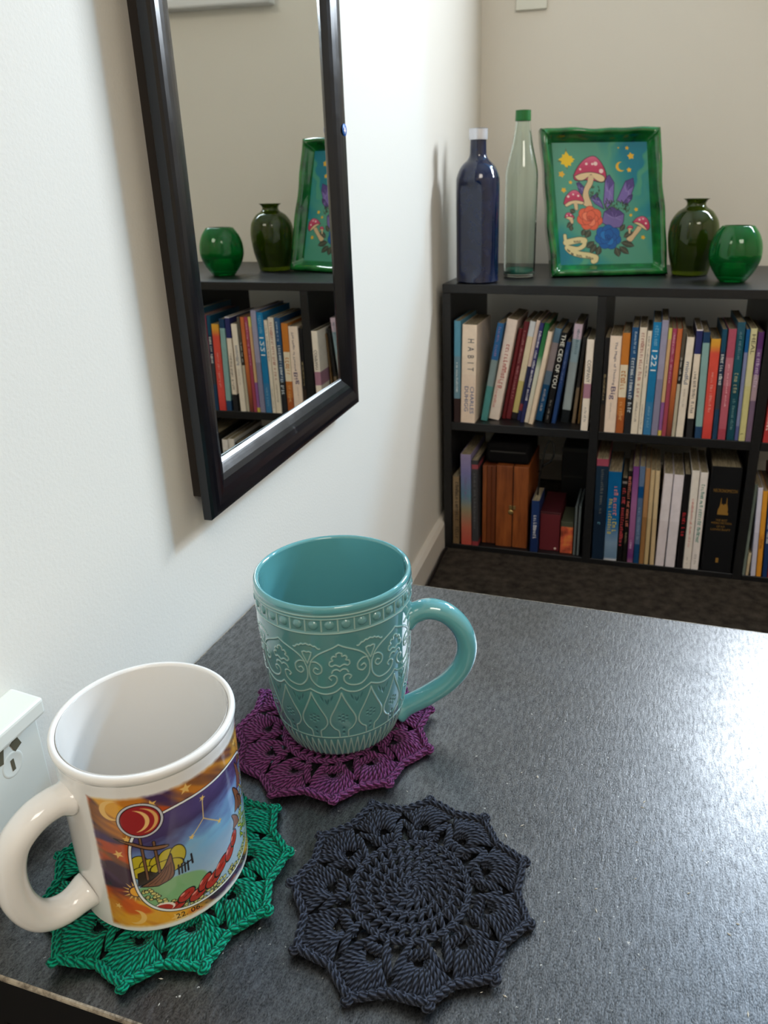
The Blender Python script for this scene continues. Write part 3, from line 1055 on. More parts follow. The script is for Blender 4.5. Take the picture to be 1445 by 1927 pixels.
# red medallion with crescent moons
mc = (-64.2 * D2, 76.0)
for r_, c0 in ((10.0, BLK), (9.7, (200, 200, 204)), (8.7, BLK), (8.3, (156, 44, 46))):
    p.sd(p.ell(mc[0], mc[1], r_), c0)
p.moon(mc[0] + 0.6, mc[1] - 0.1, 7.0, (224, 170, 100), math.pi, 0.25, 7.2)
p.moon(mc[0] - 2.2, mc[1] - 0.1, 6.2, (236, 190, 120), math.pi, 0.35, 6.5)
p.moon(-44 * D2 + 3.4, 11.4, 0.01, BLK)
V, F = grid_ring(np.radians(TH), np.repeat(rw[:, None], len(th), 1), ZZ - 0.0056)
me = np_mesh('body', V, F)
set_col(me, p.rgb())
obj('body', me, m_print, mw)
Z1 = 0.0056
pr = [(.0409, .0960), (.0415, .0975), (.0417, .0992), (.0412, .1006), (.0400, .1011), (.0389, .1005), (.0384, .0990), (.0381, .0960), (.0380, .05), (.0379, .020), (.0368, .0145), (.032, .0112), (.0001, .0105)]
obj('rim_and_inside', lathe_me('rim_and_inside', smooth_prof([(a_, b_ - Z1) for a_, b_ in pr], 120), 160), m_wglaze, mw)
obj('foot', lathe_me('foot', smooth_prof([(0.0001, 0.0015), (.033, .0015), (.0346, 0.0), (.0368, .0), (.0392, .0009), (.0404, .0029)], 30), 128), m_wglaze, mw)
handle([(.0395, .0800), (.0470, .0815), (.0560, .0795), (.0650, .0720), (.0692, .0585), (.0685, .0420), (.0625, .0275), (.0520, .0215), (.0395, .0235)],
       0.0066, math.radians(-117), 1.15, 0.22, m_wglaze, mw, Z1)
# faint date below the picture
m_ink = mat('dark_print', (34, 28, 30), 0.4)
tm = text_me('22. 06. -', 0.0150, 0.0030)
co = np.empty(len(tm.vertices) * 3, np.float32); tm.vertices.foreach_get('co', co); co = co.reshape(-1, 3)
ang = math.radians(-42) + co[:, 0] / 0.0408
co2 = np.stack([0.04062 * np.cos(ang), 0.04062 * np.sin(ang), 0.0138 - Z1 + co[:, 1]], 1).astype(np.float32)
tm.vertices.foreach_set('co', co2.ravel()); tm.update()
obj('date_print', tm, m_ink, mw)

# ---------------------------------------------------------------- mirror on the left wall
m_frame = mat('black_lacquer', (11, 12, 18), 0.24, spec=0.55)
nw = noise(m_frame, 55, 5, 0.65)
rw_ = ramp(m_frame, nw.outputs['Fac'], [(0.70, (9, 10, 15)), (0.84, (80, 80, 84))])
lk(m_frame, rw_.outputs['Color'], bsdf(m_frame).inputs['Base Color'])
rq = ramp(m_frame, nw.outputs['Fac'], [(0.35, g(0.20)), (0.75, g(0.27))])
lk(m_frame, rq.outputs['Color'], bsdf(m_frame).inputs['Roughness'])
m_glass = mat('mirror_silver', (224, 226, 222), 0.0, metal=1.0)
m_bevel = mat('mirror_bevel', (240, 243, 245), 0.3, metal=1.0)
MY0, MY1, MZ0, MZ1 = 0.4530, 0.7850, 0.1052, 1.02
mir = thing('wall_mirror', 'tall mirror in black sloping frame on the left wall', 'mirror', (0.0, MY0, MZ0))
mw_, mh_ = MY1 - MY0, MZ1 - MZ0
# profile across the rail: distance inward from the outer edge, height off the wall
prof_m = [(0.0035, 0.0125), (0.0, 0.0150), (0.0, 0.0212), (0.0016, 0.0230), (0.0045, 0.0240), (0.0085, 0.0243), (0.013, 0.0240), (0.018, 0.0230), (0.023, 0.0214), (0.027, 0.0194), (0.0300, 0.0174), (0.0320, 0.0160), (0.0335, 0.0148), (0.0335, 0.0125)]
corners = [((0, 0), (1, 1)), ((mw_, 0), (-1, 1)), ((mw_, mh_), (-1, -1)), ((0, mh_), (1, -1))]
for i in range(4):
    (c0, d0), (c1, d1) = corners[i], corners[(i + 1) % 4]
    V = []
    for c, d in ((c0, d0), (c1, d1)):
        V += [(x, c[0] + d[0] * s, c[1] + d[1] * s) for s, x in prof_m]
    n = len(prof_m)
    F = [(k, (k + 1) % n, (k + 1) % n + n, k + n) for k in range(n)]
    me = np_mesh('frame_rail', np.array(V), [np.array(F), np.arange(n)[None], np.arange(n, 2 * n)[::-1][None]], False)
    obj('frame_rail', me, m_frame, mir)
gl = obj('mirror_glass', box_me('mirror_glass', -0.0030, -mw_ / 2 + 0.0330, 0.0330, 0.0, mw_ / 2 - 0.0330, mh_ - 0.0330), m_glass, mir, (0.0137, mw_ / 2, 0), (0, 0, math.radians(-0.5)))
bmv = [(0.0143, 0.0335, 0.0335), (0.0143, mw_ - 0.0335, 0.0335), (0.0152, mw_ - 0.0335, 0.0330), (0.0152, 0.0335, 0.0330)]
for x0, z0, x1, z1 in ((0.0154, 0.0334, 0.0145, 0.0348), (0.0149, 0.0354, 0.0144, 0.0363)):
    me = np_mesh('glass_bevel', np.array([(x0, 0.0336, z0), (x0, mw_ - 0.0336, z0), (x1, mw_ - 0.0336, z1), (x1, 0.0336, z1), (0.0142, 0.0336, z0), (0.0142, mw_ - 0.0336, z0)]),
                 [np.array([(0, 1, 2, 3), (4, 5, 1, 0)])], False)
    tag(obj('glass_bevel', me, m_bevel, mir), 'bright bevelled edge strip along the bottom of the glass')
obj('back_panel', box_me('back_panel', 0.0, 0.014, 0.012, 0.0125, mw_ - 0.014, mh_ - 0.014), mat('mirror_backing', (40, 34, 30), 0.7), mir)
# little round sticker on the right rail
m_blue = mat('sticker_blue', (34, 96, 176), 0.4); m_stw = mat('sticker_white', (236, 226, 228), 0.4)
st = obj('round_sticker', lathe_me('round_sticker', [(0.0001, 0.0006), (0.0055, 0.0006), (0.0058, 0.0)], 24), m_blue, None, (0.0240, 0.7805, 0.384), (0, math.radians(90 + 14) * 1, math.pi))
st.rotation_euler = (0, math.radians(90), 0)
st.parent = mir
st.location = (0.0244, mw_ - 0.0095, 0.384 - MZ0)
me = bpy.data.meshes.new('star_print')
a_ = [(0.0036 if k % 2 == 0 else 0.0018) for k in range(10)]
me.from_pydata([(a_[k] * math.cos(k * math.pi / 5), a_[k] * math.sin(k * math.pi / 5), 0.0008) for k in range(10)], [], [tuple(range(10))])
obj('star_print', me, m_stw, st)

# ---------------------------------------------------------------- power socket and light switch
m_plastic = mat('cream_plastic', (226, 226, 214), 0.35)
m_slot = mat('socket_slot_dark', (92, 86, 66), 0.7)
sk = thing('power_socket', 'cream wall power socket low on the left wall beside the white mug', 'socket', (0, 0.157, 0.013))
obj('face_plate', box_me('face_plate', 0, 0, 0, 0.0100, 0.1165, 0.0640, 0.0016, 3), m_plastic, sk)
bxm = box_me('top_cover', 0.0, -0.001, 0.0605, 0.0200, 0.1140, 0.0735, 0.0022, 3)
for v in bxm.vertices:
    if v.co.z > 0.0700 and v.co.x > 0.01: v.co.z -= 0.0025
obj('top_cover', bxm, m_plastic, sk)
for y, z, a_, w_, h_ in ((0.0995, 0.0500, 0.35, 0.0052, 0.0062), (0.0893, 0.0498, -0.25, 0.0030, 0.0090), (0.0950, 0.0402, 0.0, 0.0020, 0.0066)):
    o = obj('pin_slot', box_me('pin_slot', -0.0012, -w_ / 2, -h_ / 2, 0.00035, w_ / 2, h_ / 2), m_slot, sk, (0.0100, y, z), (a_, 0, 0))
o = obj('earth_recess', lathe_me('earth_recess', [(0.0072, 0.0), (0.0066, 0.0003), (0.0058, 0.0001), (0.0001, 0.00005)], 32), m_plastic, sk, (0.0100, 0.0950, 0.0405), (0, math.radians(90), 0))

# bookcase frame of reference
O3 = Vector((0, 1.259, 0))


def BK(u, v, z):
    q = O3 + ef * u + nf * v
    return Vector((q.x, q.y, z))


sw = thing('light_switch', 'white light switch plate high on the far wall', 'switch', tuple(BK(0.0519, 0.4142, 0.641)), (0, 0, AB))
obj('face_plate', box_me('face_plate', 0, -0.007, 0, 0.059, 0.0009, 0.095, 0.0018, 3), m_plastic, sw)
obj('rocker', box_me('rocker', 0.018, -0.010, 0.030, 0.041, -0.006, 0.065, 0.001), m_plastic, sw)

# ---------------------------------------------------------------- bookcase
m_shelf = mat('black_shelf_board', (22, 22, 23), 0.38, spec=0.5)
ns_ = noise(m_shelf, 500, 3, 0.6, vscale=(0.2, 1, 1))
r = ramp(m_shelf, ns_.outputs['Fac'], [(0.3, (15, 15, 16)), (0.75, (32, 32, 34))])
lk(m_shelf, r.outputs['Color'], bsdf(m_shelf).inputs['Base Color'])
DEP, TK = 0.300, 0.0145
ZT, ZMID, ZBOT = 0.1799, -0.0569, -0.2933
bc = thing('bookcase', 'low black six-cubby bookcase full of books against the far wall', 'bookcase', tuple(BK(0, 0, FLOOR_Z)), (0, 0, AB))


def board(nm, u0, z0, u1, z1, v0=0.0, v1=DEP):
    return obj(nm, box_me(nm, u0, v0, z0 - FLOOR_Z, u1, v1, z1 - FLOOR_Z, 0.0008, 1), m_shelf, bc)


board('top_board', 0.0114, ZT - TK, 0.7863, ZT, 0.0, 0.37)  # reaches back past the sides, shaped to shade the wall behind
board('side_panel', 0.0114, FLOOR_Z, 0.0259, ZT - TK)
board('side_panel', 0.7718, FLOOR_Z, 0.7863, ZT - TK)
for a0, a1 in ((0.0259, 0.2652), (0.2797, 0.5185), (0.5330, 0.7718)):
    board('shelf', a0, ZMID - TK, a1, ZMID)
    board('bottom_board', a0, FLOOR_Z, a1, ZBOT)
for a0 in (0.2652, 0.5185):
    board('divider', a0, FLOOR_Z, a0 + TK, ZT - TK)

# ---------------------------------------------------------------- books
m_page = mat('book_pages', (196, 182, 150), 0.85)
npg = noise(m_page, 900, 2, 0.5, vscale=(1, 0.05, 0.05))
r = ramp(m_page, npg.outputs['Fac'], [(0.3, (112, 100, 78)), (0.7, (176, 162, 132))])
lk(m_page, r.outputs['Color'], bsdf(m_page).inputs['Base Color'])
_ink = {}


def ink(c):
    if c not in _ink:
        _ink[c] = mat('print_ink', c, 0.5)
    return _ink[c]


def book_mat(h, bands, soft, seed):
    m = mat('book_cover', bands[0][1], 0.38, spec=0.4)
    tc = nd(m, 'ShaderNodeTexCoord')
    sp = nd(m, 'ShaderNodeSeparateXYZ')
    lk(m, tc.outputs['Object'], sp.inputs[0])
    dv = nd(m, 'ShaderNodeMath', operation='DIVIDE')
    lk(m, sp.outputs['Z'], dv.inputs[0]); dv.inputs[1].default_value = h
    r = ramp(m, dv.outputs[0], bands, 'LINEAR' if soft else 'CONSTANT')
    n = noise(m, 70, 4, 0.6)
    mxx = nd(m, 'ShaderNodeMixRGB', blend_type='MULTIPLY')
    mxx.inputs[0].default_value = 0.45
    rn = ramp(m, n.outputs['Fac'], [(0.25, g(0.75)), (0.6, g(1.0))])
    lk(m, r.outputs['Color'], mxx.inputs[1]); lk(m, rn.outputs['Color'], mxx.inputs[2])
    lk(m, mxx.outputs[0], bsdf(m).inputs['Base Color'])
    return m


def book(u, v, z, lean, w, h, bands, label, texts=(), depth=None, soft=False, seed=0, hard=False, group=None):
    """texts: (string or None, colour, z0 frac, z1 frac, width frac, u offset frac)"""
    d = depth or min(0.135, h * 0.68)
    a_ = math.radians(lean)
    loc = BK(u, v, z + (w * math.sin(a_) if a_ > 0 else 0.0) + 0.0002)
    root = thing('book', label, 'book', tuple(loc), (0, a_, AB), group)
    t = 0.0011 if hard else 0.0006
    c = min(0.0016, w * 0.22)
    out = [(0, d), (0, c), (c * 0.35, c * 0.3), (c, 0), (w - c, 0), (w - c * 0.35, c * 0.3), (w, c), (w, d)]
    inn = [(w - t, d), (w - t, c + t), (w - c, t * 1.2), (c, t * 1.2), (t, c + t), (t, d)]
    ring = out + inn
    n = len(ring)
    V = [(x, y, 0) for x, y in ring] + [(x, y, h) for x, y in ring]
    F = [(k, (k + 1) % n, (k + 1) % n + n, k + n) for k in range(n)]
    # top and bottom caps as quads between outer and inner outlines
    pairs = [(0, 13), (1, 12), (2, 11), (3, 11), (4, 10), (5, 10), (6, 9), (7, 8)]
    for (a0, b0), (a1, b1) in zip(pairs[:-1], pairs[1:]):
        q = [a0, a1, b1] if b0 == b1 else [a0, a1, b1, b0]
        F.append(tuple(q[::-1])); F.append(tuple(x + n for x in q))
    me = bpy.data.meshes.new('cover')
    me.from_pydata(V, [], F)
    obj('cover', me, book_mat(h, bands, soft, seed), root)
    ins = 0.003 if hard else 0.0009
    obj('page_block', box_me('page_block', t, c + t, ins, w - t, d - (0.003 if hard else 0.0005), h - ins), m_page, root)
    for i, tx in enumerate(texts):
        s, col, f0, f1, wf, uo = tx
        L_ = (f1 - f0) * h
        hh = w * wf
        if s is None:
            me = glyph_me(L_, hh, seed * 7 + i, max(0.0016, min(hh * 0.75, 0.005)))
        else:
            me = text_me(s, L_, hh)
        # reading downwards: text x -> -z, text y -> +x
        o = obj('spine_lettering', me, ink(col), root)
        o.matrix_local = Matrix(((0, 1, 0, w * (0.5 + uo)), (0, 0, -1, -0.0003), (-1, 0, 0, h * (f0 + f1) / 2), (0, 0, 0, 1)))
    return root


CR, WH, BK_, NV = (226, 208, 186), (228, 222, 216), (22, 22, 24), (34, 44, 84)
UL, UM, LL, LM, LR = 'books in the upper left cubby', 'books in the upper middle cubby', 'books in the lower left cubby', 'books in the lower middle cubby', 'books in the lower right cubby'
ZM_, ZB_ = ZMID, ZBOT
BOOKS = [
 # upper left
 (.0301, .001, ZM_, .4, .0112, .1768, [(0, (52, 34, 34)), (.24, (112, 150, 168)), (.66, (92, 156, 184))], 'slim pale blue book at the far left of upper left cubby', [(None, (239, 246, 246), .3, .6, .3, 0)], UL),
 (.0422, .001, ZM_, 1.1, .0256, .1708, [(0, (244, 222, 202)), (.5, (248, 228, 207))], 'thick cream paperback with spaced capital HABIT on spine', [('H  A  B  I  T', (62, 70, 84), .54, .86, .42, .12), ('CHARLES', (58, 92, 150), .10, .38, .26, .26), ('DUHIGG', (52, 80, 140), .12, .38, .26, -.12)], UL),
 (.0745, .0186, ZM_, 9.1, .0112, .1736, [(0, (74, 140, 138)), (.36, (128, 148, 150)), (.63, (36, 98, 152))], 'leaning book, blue on top and teal below, beside thick cream paperback', [(None, (150, 120, 160), .66, .96, .35, 0)], UL),
 (.0867, .0289, ZM_, 9.5, .0185, .1785, [(0, (239, 222, 209)), (.5, (244, 226, 213))], 'leaning cream book with faded red lettering in upper left cubby', [(None, (186, 92, 84), .3, .78, .4, .1), (None, (210, 130, 120), .12, .4, .22, -.2)], UL),
 (.1082, .0400, ZM_, 9.4, .0062, .1626, [(0, (104, 26, 30)), (.5, (112, 28, 34))], 'thin dark red book leaning, left of the taller maroon one', [], UL),
 (.1151, .0400, ZM_, 9.4, .0092, .1743, [(0, (112, 36, 42)), (.5, (104, 28, 36))], 'taller maroon book with pale pink lettering, leaning', [(None, (190, 130, 130), .2, .92, .35, 0)], UL),
 (.1250, .0400, ZM_, 9.4, .0105, .1748, [(0, (40, 34, 36)), (.07, (206, 190, 120)), (.4, (233, 218, 185)), (.85, (218, 222, 226))], 'pale yellow and cream book with black foot, leaning', [], UL),
 (.1363, .0346, ZM_, 9.4, .0065, .1779, [(0, (40, 44, 90)), (.1, (150, 60, 70)), (.17, (40, 46, 84)), (.55, (241, 215, 196))], 'narrow pinkish cream book turning navy below, leaning', [], UL),
 (.1434, .0235, ZM_, 9.6, .0070, .1758, [(0, (38, 44, 92)), (.5, (50, 50, 110))], 'narrow navy book with white handwriting-like lettering, leaning', [(None, (239, 235, 239), .2, .92, .5, 0)], UL),
 (.1510, .0235, ZM_, 9.7, .0081, .1757, [(0, (233, 218, 196)), (.55, (207, 213, 196)), (.68, (60, 130, 80)), (1, (16, 104, 44))], 'leaning book with green top fading to cream', [], UL, dict(soft=True)),
 (.1597, .0159, ZM_, 9.8, .0075, .1631, [(0, (237, 215, 189)), (.5, (241, 220, 196))], 'short plain cream book leaning right of the green topped one', [], UL),
 (.1678, .0400, ZM_, 9.8, .0119, .1641, [(0, (30, 90, 140)), (.4, (110, 136, 160)), (.55, (170, 160, 166)), (.85, (104, 140, 168))], 'leaning book with blue foot and grey pink upper half', [(None, (228, 228, 233), .1, .35, .3, 0)], UL),
 (.1847, .0293, ZM_, 8.4, .0096, .1591, [(0, (16, 16, 18)), (.5, (18, 18, 20))], 'black book with bold white title THE CEO OF YOU', [('THE CEO OF YOU', (250, 250, 241), .40, .98, .72, .02), (None, (150, 146, 140), .03, .26, .3, 0)], UL),
 (.1972, .0307, ZM_, 7.9, .0071, .1436, [(0, (34, 66, 120)), (.5, (30, 58, 112))], 'short thin royal blue book leaning beside the black one', [(None, (120, 140, 180), .5, .9, .3, 0)], UL),
 (.2120, .0400, ZM_, 5.2, .0142, .1713, [(0, (18, 24, 28)), (.13, (158, 170, 172)), (.62, (150, 174, 184)), (.85, (213, 191, 207))], 'pale grey blue book with black foot band, leaning slightly', [(None, (90, 120, 132), .7, .95, .3, .1)], UL),
 (.2314, .0400, ZM_, 4.4, .0057, .1507, [(0, (138, 116, 90)), (.42, (44, 42, 40))], 'thin dark book with tan lower half', [], UL),
 (.2415, .0400, ZM_, 3.1, .0034, .1419, [(0, (140, 104, 62)), (.5, (120, 92, 60))], 'very thin tan booklet near the divider of upper left cubby', [], UL),
 (.2500, .001, ZM_, .9, .0117, .1535, [(0, (246, 233, 218)), (.36, (178, 130, 150)), (.52, (248, 235, 220))], 'white book with pink band reading COMPANY, against the divider', [('COMPANY', (44, 40, 44), .54, .78, .5, .02), (None, (120, 120, 126), .08, .26, .28, 0)], UL),
 # upper middle
 (.2806, .001, ZM_, 0, .0073, .1575, [(0, (52, 40, 32)), (.3, (24, 22, 24))], 'black book with small gold lettering hard against the divider', [(None, (170, 150, 110), .34, .62, .4, 0)], UM),
 (.2885, .001, ZM_, 0, .0183, .1607, [(0, (246, 222, 202)), (.5, (248, 226, 207))], 'wide cream paperback titled The Magic of Thinking Big', [('The Magic of Thinking', (58, 64, 104), .50, .94, .26, .05), ('Big', (52, 44, 108), .35, .485, .52, 0), (None, (170, 160, 150), .14, .32, .12, -.05)], UM),
 (.3074, .001, ZM_, 0, .0123, .1659, [(0, (172, 92, 46)), (.18, (196, 116, 52)), (.365, (241, 226, 198)), (.69, (206, 126, 50))], 'orange classic paperback with cream middle band', [(None, (196, 130, 70), .42, .63, .6, 0), (None, (226, 170, 110), .12, .32, .4, 0)], UM),
 (.3206, .001, ZM_, .3, .0104, .1751, [(0, (38, 40, 44)), (.34, (52, 78, 108)), (.72, (36, 84, 130))], 'dark blue and charcoal book with white script lettering', [(None, (220, 228, 235), .2, .72, .5, .05), (None, (207, 224, 239), .76, .96, .3, .1)], UM),
 (.3316, .001, ZM_, .5, .0112, .1754, [(0, (237, 224, 204)), (.5, (241, 226, 207))], 'cream book with thin red title beside dark blue book', [(None, (176, 108, 96), .34, .95, .45, .05), (None, (130, 120, 110), .12, .32, .25, 0)], UM),
 (.3434, .001, ZM_, .6, .0070, .1702, [(0, (237, 226, 207)), (.5, (241, 228, 209))], 'narrow cream book with typewriter dots left of bright blue book', [(None, (96, 94, 92), .55, .95, .35, .0), (None, (150, 146, 140), .05, .3, .3, 0)], UM),
 (.3514, .001, ZM_, .5, .0123, .1842, [(0, (58, 124, 172)), (.3, (28, 124, 176)), (.6, (24, 130, 186))], 'tall bright blue book with white 1221 on spine', [('1221', (246, 250, 250), .58, .76, .66, 0), (None, (120, 180, 214), .79, .97, .4, 0), (None, (130, 176, 206), .05, .26, .25, 0)], UM),
 (.3643, .001, ZM_, .5, .0103, .1876, [(0, (142, 138, 164)), (.5, (162, 158, 184))], 'tall plain lavender book', [], UM),
 (.3752, .001, ZM_, .5, .0054, .1757, [(0, (222, 196, 90)), (.05, (150, 96, 156)), (.32, (216, 176, 130)), (.9, (218, 204, 110))], 'thin book striped yellow, peach and violet', [], UM),
 (.3811, .001, ZM_, .5, .0066, .1752, [(0, (170, 74, 92)), (.5, (164, 56, 88)), (.8, (172, 66, 100))], 'crimson pink book with pale stitched lettering', [(None, (222, 160, 176), .5, .96, .45, 0)], UM),
 (.3882, .001, ZM_, .5, .0078, .1750, [(0, (112, 56, 50)), (.3, (176, 96, 52)), (.6, (214, 122, 66)), (1, (206, 108, 60))], 'burnt orange book fading to brown at its foot', [], UM, dict(soft=True)),
 (.3966, .001, ZM_, .5, .0052, .1753, [(0, (196, 186, 164)), (.5, (40, 38, 36)), (.72, (90, 82, 70))], 'narrow charcoal and beige book left of white mindful book', [(None, (224, 218, 207), .53, .74, .5, 0)], UM),
 (.4031, .001, ZM_, .7, .0113, .1626, [(0, (239, 226, 209)), (.5, (246, 233, 215))], 'white paperback titled mindful in blue', [('mindful', (44, 84, 130), .54, .76, .52, .02), (None, (170, 160, 150), .3, .5, .2, 0)], UM),
 (.4192, .001, ZM_, -.4, .0095, .1749, [(0, (40, 40, 42)), (.18, (244, 228, 209)), (.78, (44, 48, 104)), (.985, (233, 224, 228))], 'white book with navy square at top and black foot', [(None, (112, 108, 104), .22, .62, .45, 0)], UM),
 (.4326, .001, ZM_, -1.4, .0104, .1712, [(0, (40, 72, 108)), (.11, (142, 180, 178)), (.9, (26, 62, 100))], 'pale sea green book with navy cap and foot', [], UM),
 (.4436, .001, ZM_, -1.0, .0142, .1613, [(0, (208, 66, 60)), (.2, (228, 84, 76)), (.86, (226, 84, 68)), (.94, (230, 160, 56)), (1, (232, 172, 60))], 'coral red book with yellow top', [(None, (240, 170, 160), .25, .7, .25, 0)], UM, dict(soft=True)),
 (.4593, .001, ZM_, -1.2, .0073, .1765, [(0, (32, 66, 96)), (.28, (60, 64, 72)), (.5, (36, 56, 84)), (.8, (20, 76, 104))], 'narrow dark navy book with pale lettering right of coral red book', [(None, (233, 231, 224), .5, .78, .6, 0)], UM),
 (.4675, .001, ZM_, -1.0, .0117, .1771, [(0, (174, 72, 88)), (.1, (190, 96, 112)), (.5, (198, 118, 132)), (.75, (182, 84, 106))], 'dusty rose pink book', [(None, (246, 196, 202), .3, .7, .2, 0)], UM),
 (.4810, .0017, ZM_, -1.5, .0116, .1878, [(0, (18, 72, 88)), (.5, (20, 84, 100)), (.9, (40, 88, 108))], 'tall dark teal book with gold lettering', [(None, (176, 176, 140), .4, .58, .5, 0), (None, (120, 160, 160), .08, .36, .3, 0), (None, (120, 150, 160), .68, .92, .3, 0)], UM),
 (.4933, .0025, ZM_, -1.1, .0056, .1770, [(0, (92, 98, 150)), (.13, (132, 138, 178)), (.8, (10, 92, 156))], 'thin periwinkle book with blue top', [], UM),
 (.4994, .001, ZM_, -1.1, .0095, .1789, [(0, (212, 204, 142)), (.5, (220, 212, 164))], 'pale yellow book titled HEAL at top', [('HEAL', (70, 66, 56), .78, .95, .55, .05), (None, (80, 76, 60), .04, .07, .6, 0)], UM),
 (.5094, .0013, ZM_, -.7, .0083, .1738, [(0, (122, 100, 124)), (.38, (176, 150, 160)), (.62, (112, 76, 130)), (.85, (92, 46, 110))], 'purple book at the right end of upper middle cubby', [(None, (213, 191, 218), .5, .82, .5, 0)], UM),
 # upper right
 (.5352, .001, ZM_, 0, .0230, .1700, [(0, (192, 58, 58)), (.5, (206, 66, 62))], 'red book with white panel at the right picture edge', [(None, (250, 218, 213), .1, .5, .4, -.2)], None),
 (.5600, .010, ZM_, 0, .0180, .1800, [(0, (246, 239, 228)), (.5, (60, 90, 120))], 'blue and white book in the upper right cubby beyond the red book', [], None),
 # lower left
 (.0276, .001, ZB_, 0, .0118, .1339, [(0, (120, 98, 70)), (.5, (140, 120, 92))], 'short tan and black book in the lower left corner of bookcase', [(None, (44, 40, 36), .05, .92, .5, .2)], LL),
 (.0435, .001, ZB_, -.5, .0192, .1774, [(0, (190, 82, 72)), (.2, (186, 104, 84)), (.4, (146, 138, 110)), (.55, (96, 134, 158)), (.8, (126, 124, 176)), (1, (150, 138, 176))], 'pastel rainbow book, lavender fading to salmon', [(None, (120, 110, 150), .5, .75, .25, 0)], LL, dict(soft=True)),
 (.0635, .001, ZB_, -.5, .0120, .1673, [(0, (150, 60, 66)), (.05, (62, 62, 66)), (.9, (150, 70, 80)), (.95, (54, 54, 58))], 'dark grey book with small red marks left of the wooden box', [(None, (104, 104, 106), .2, .85, .3, 0)], LL),
 (.1716, .001, ZB_, .4, .0140, .1006, [(0, (26, 46, 92)), (.5, (30, 54, 104))], 'small navy book with white lettering right of the wooden box', [(None, (224, 224, 228), .22, .72, .4, .05)], LL),
 # lower middle
 (.2825, .001, ZB_, -.7, .0203, .1882, [(0, (20, 38, 58)), (.5, (24, 46, 66)), (.93, (160, 72, 92))], 'tall dark navy book with pink top band', [(None, (110, 112, 110), .45, .9, .22, .05), (None, (90, 140, 160), .33, .38, .3, 0)], LM),
 (.3034, .001, ZB_, -.7, .0222, .1671, [(0, (224, 222, 224)), (.03, (104, 132, 160)), (.2, (124, 150, 176)), (.45, (12, 100, 156)), (1, (0, 92, 148))], 'blue comic book with pink and yellow lettering', [(None, (222, 132, 122), .5, .84, .3, .16), (None, (206, 188, 66), .28, .7, .26, -.2), (None, (206, 190, 80), .30, .48, .3, .16)], LM, dict(soft=True)),
 (.3263, .0015, ZB_, -.4, .0085, .1574, [(0, (18, 16, 18)), (.93, (130, 122, 120)), (.96, (18, 16, 18))], 'black book with dripping red lettering', [(None, (198, 70, 78), .16, .88, .62, 0)], LM),
 (.3354, .001, ZB_, -.4, .0066, .1710, [(0, (24, 22, 20)), (.12, (20, 18, 18)), (.96, (30, 26, 24))], 'narrow black book with salmon capital lettering', [(None, (214, 124, 104), .38, .94, .7, 0), (None, (150, 140, 110), .18, .33, .4, 0)], LM),
 (.3436, .001, ZB_, -.8, .0100, .1796, [(0, (150, 100, 130)), (.06, (104, 48, 112)), (.3, (152, 92, 140)), (.6, (164, 104, 154)), (1, (120, 60, 134))], 'purple mottled book in lower middle cubby', [(None, (224, 185, 218), .12, .24, .4, 0)], LM, dict(soft=True)),
 (.3542, .001, ZB_, -.8, .0092, .1805, [(0, (20, 66, 110)), (.2, (84, 106, 140)), (.68, (10, 74, 130)), (.8, (96, 118, 152))], 'blue grey book with darker blue square', [(None, (130, 150, 176), .25, .6, .4, 0)], LM),
 (.3640, .001, ZB_, -.8, .0079, .1779, [(0, (150, 108, 66)), (.5, (178, 132, 88))], 'plain brown tan book in lower middle cubby', [], LM),
 (.3725, .001, ZB_, -.8, .0071, .1753, [(0, (196, 170, 126)), (.5, (206, 180, 138))], 'plain sand coloured book right of brown tan book', [], LM),
 (.3820, .001, ZB_, -1.4, .0073, .1749, [(0, (202, 176, 136)), (.5, (212, 188, 148))], 'second sand coloured book, just left of the plain white pair', [], LM),
 (.3913, .001, ZB_, .2, .0146, .1713, [(0, (224, 213, 218)), (.5, (233, 224, 228))], 'plain white thick book, left of the plain white pair', [], LM),
 (.4079, .001, ZB_, -.1, .0160, .1707, [(0, (226, 218, 224)), (.5, (235, 226, 233))], 'plain white thick book, right of the plain white pair', [], LM),
 (.4275, .001, ZB_, -.8, .0093, .1729, [(0, (20, 18, 20)), (.5, (22, 20, 22))], 'black book with red lettering between white books', [(None, (190, 44, 52), .34, .6, .6, 0)], LM),
 (.4375, .001, ZB_, -.8, .0124, .1805, [(0, (233, 224, 215)), (.5, (239, 231, 222))], 'white book with thin red lettering', [(None, (206, 110, 100), .22, .72, .25, 0), (None, (160, 154, 150), .03, .12, .2, 0)], LM),
 (.4505, .001, ZB_, -.6, .0121, .1783, [(0, (235, 226, 222)), (.5, (241, 233, 228))], 'white book with bold green lettering', [(None, (40, 134, 120), .26, .88, .42, 0), (None, (160, 156, 150), .04, .16, .3, 0)], LM),
 # lower right
 (.5336, .001, ZB_, 0, .0046, .1645, [(0, (112, 122, 114)), (.5, (96, 106, 98))], 'thin grey green booklet beside right divider, lower right cubby', [], LR),
 (.5392, .001, ZB_, 0, .0046, .0420, [(0, (190, 170, 140)), (.5, (200, 184, 150))], 'tiny cream booklet low in lower right cubby', [], LR),
 (.5470, .001, ZB_, -2.9, .0077, .1599, [(0, (202, 200, 218)), (.5, (218, 215, 233))], 'pale lavender white book in lower right cubby', [], LR),
 (.5557, .001, ZB_, -3.2, .0079, .1546, [(0, (222, 148, 46)), (.5, (226, 156, 52))], 'amber orange book in lower right cubby', [(None, (140, 80, 30), .3, .5, .5, 0)], LR),
 (.5657, .001, ZB_, -3.6, .0073, .1544, [(0, (30, 56, 104)), (.5, (34, 62, 112))], 'royal navy book right of the amber one', [(None, (218, 224, 233), .4, .8, .5, 0)], LR),
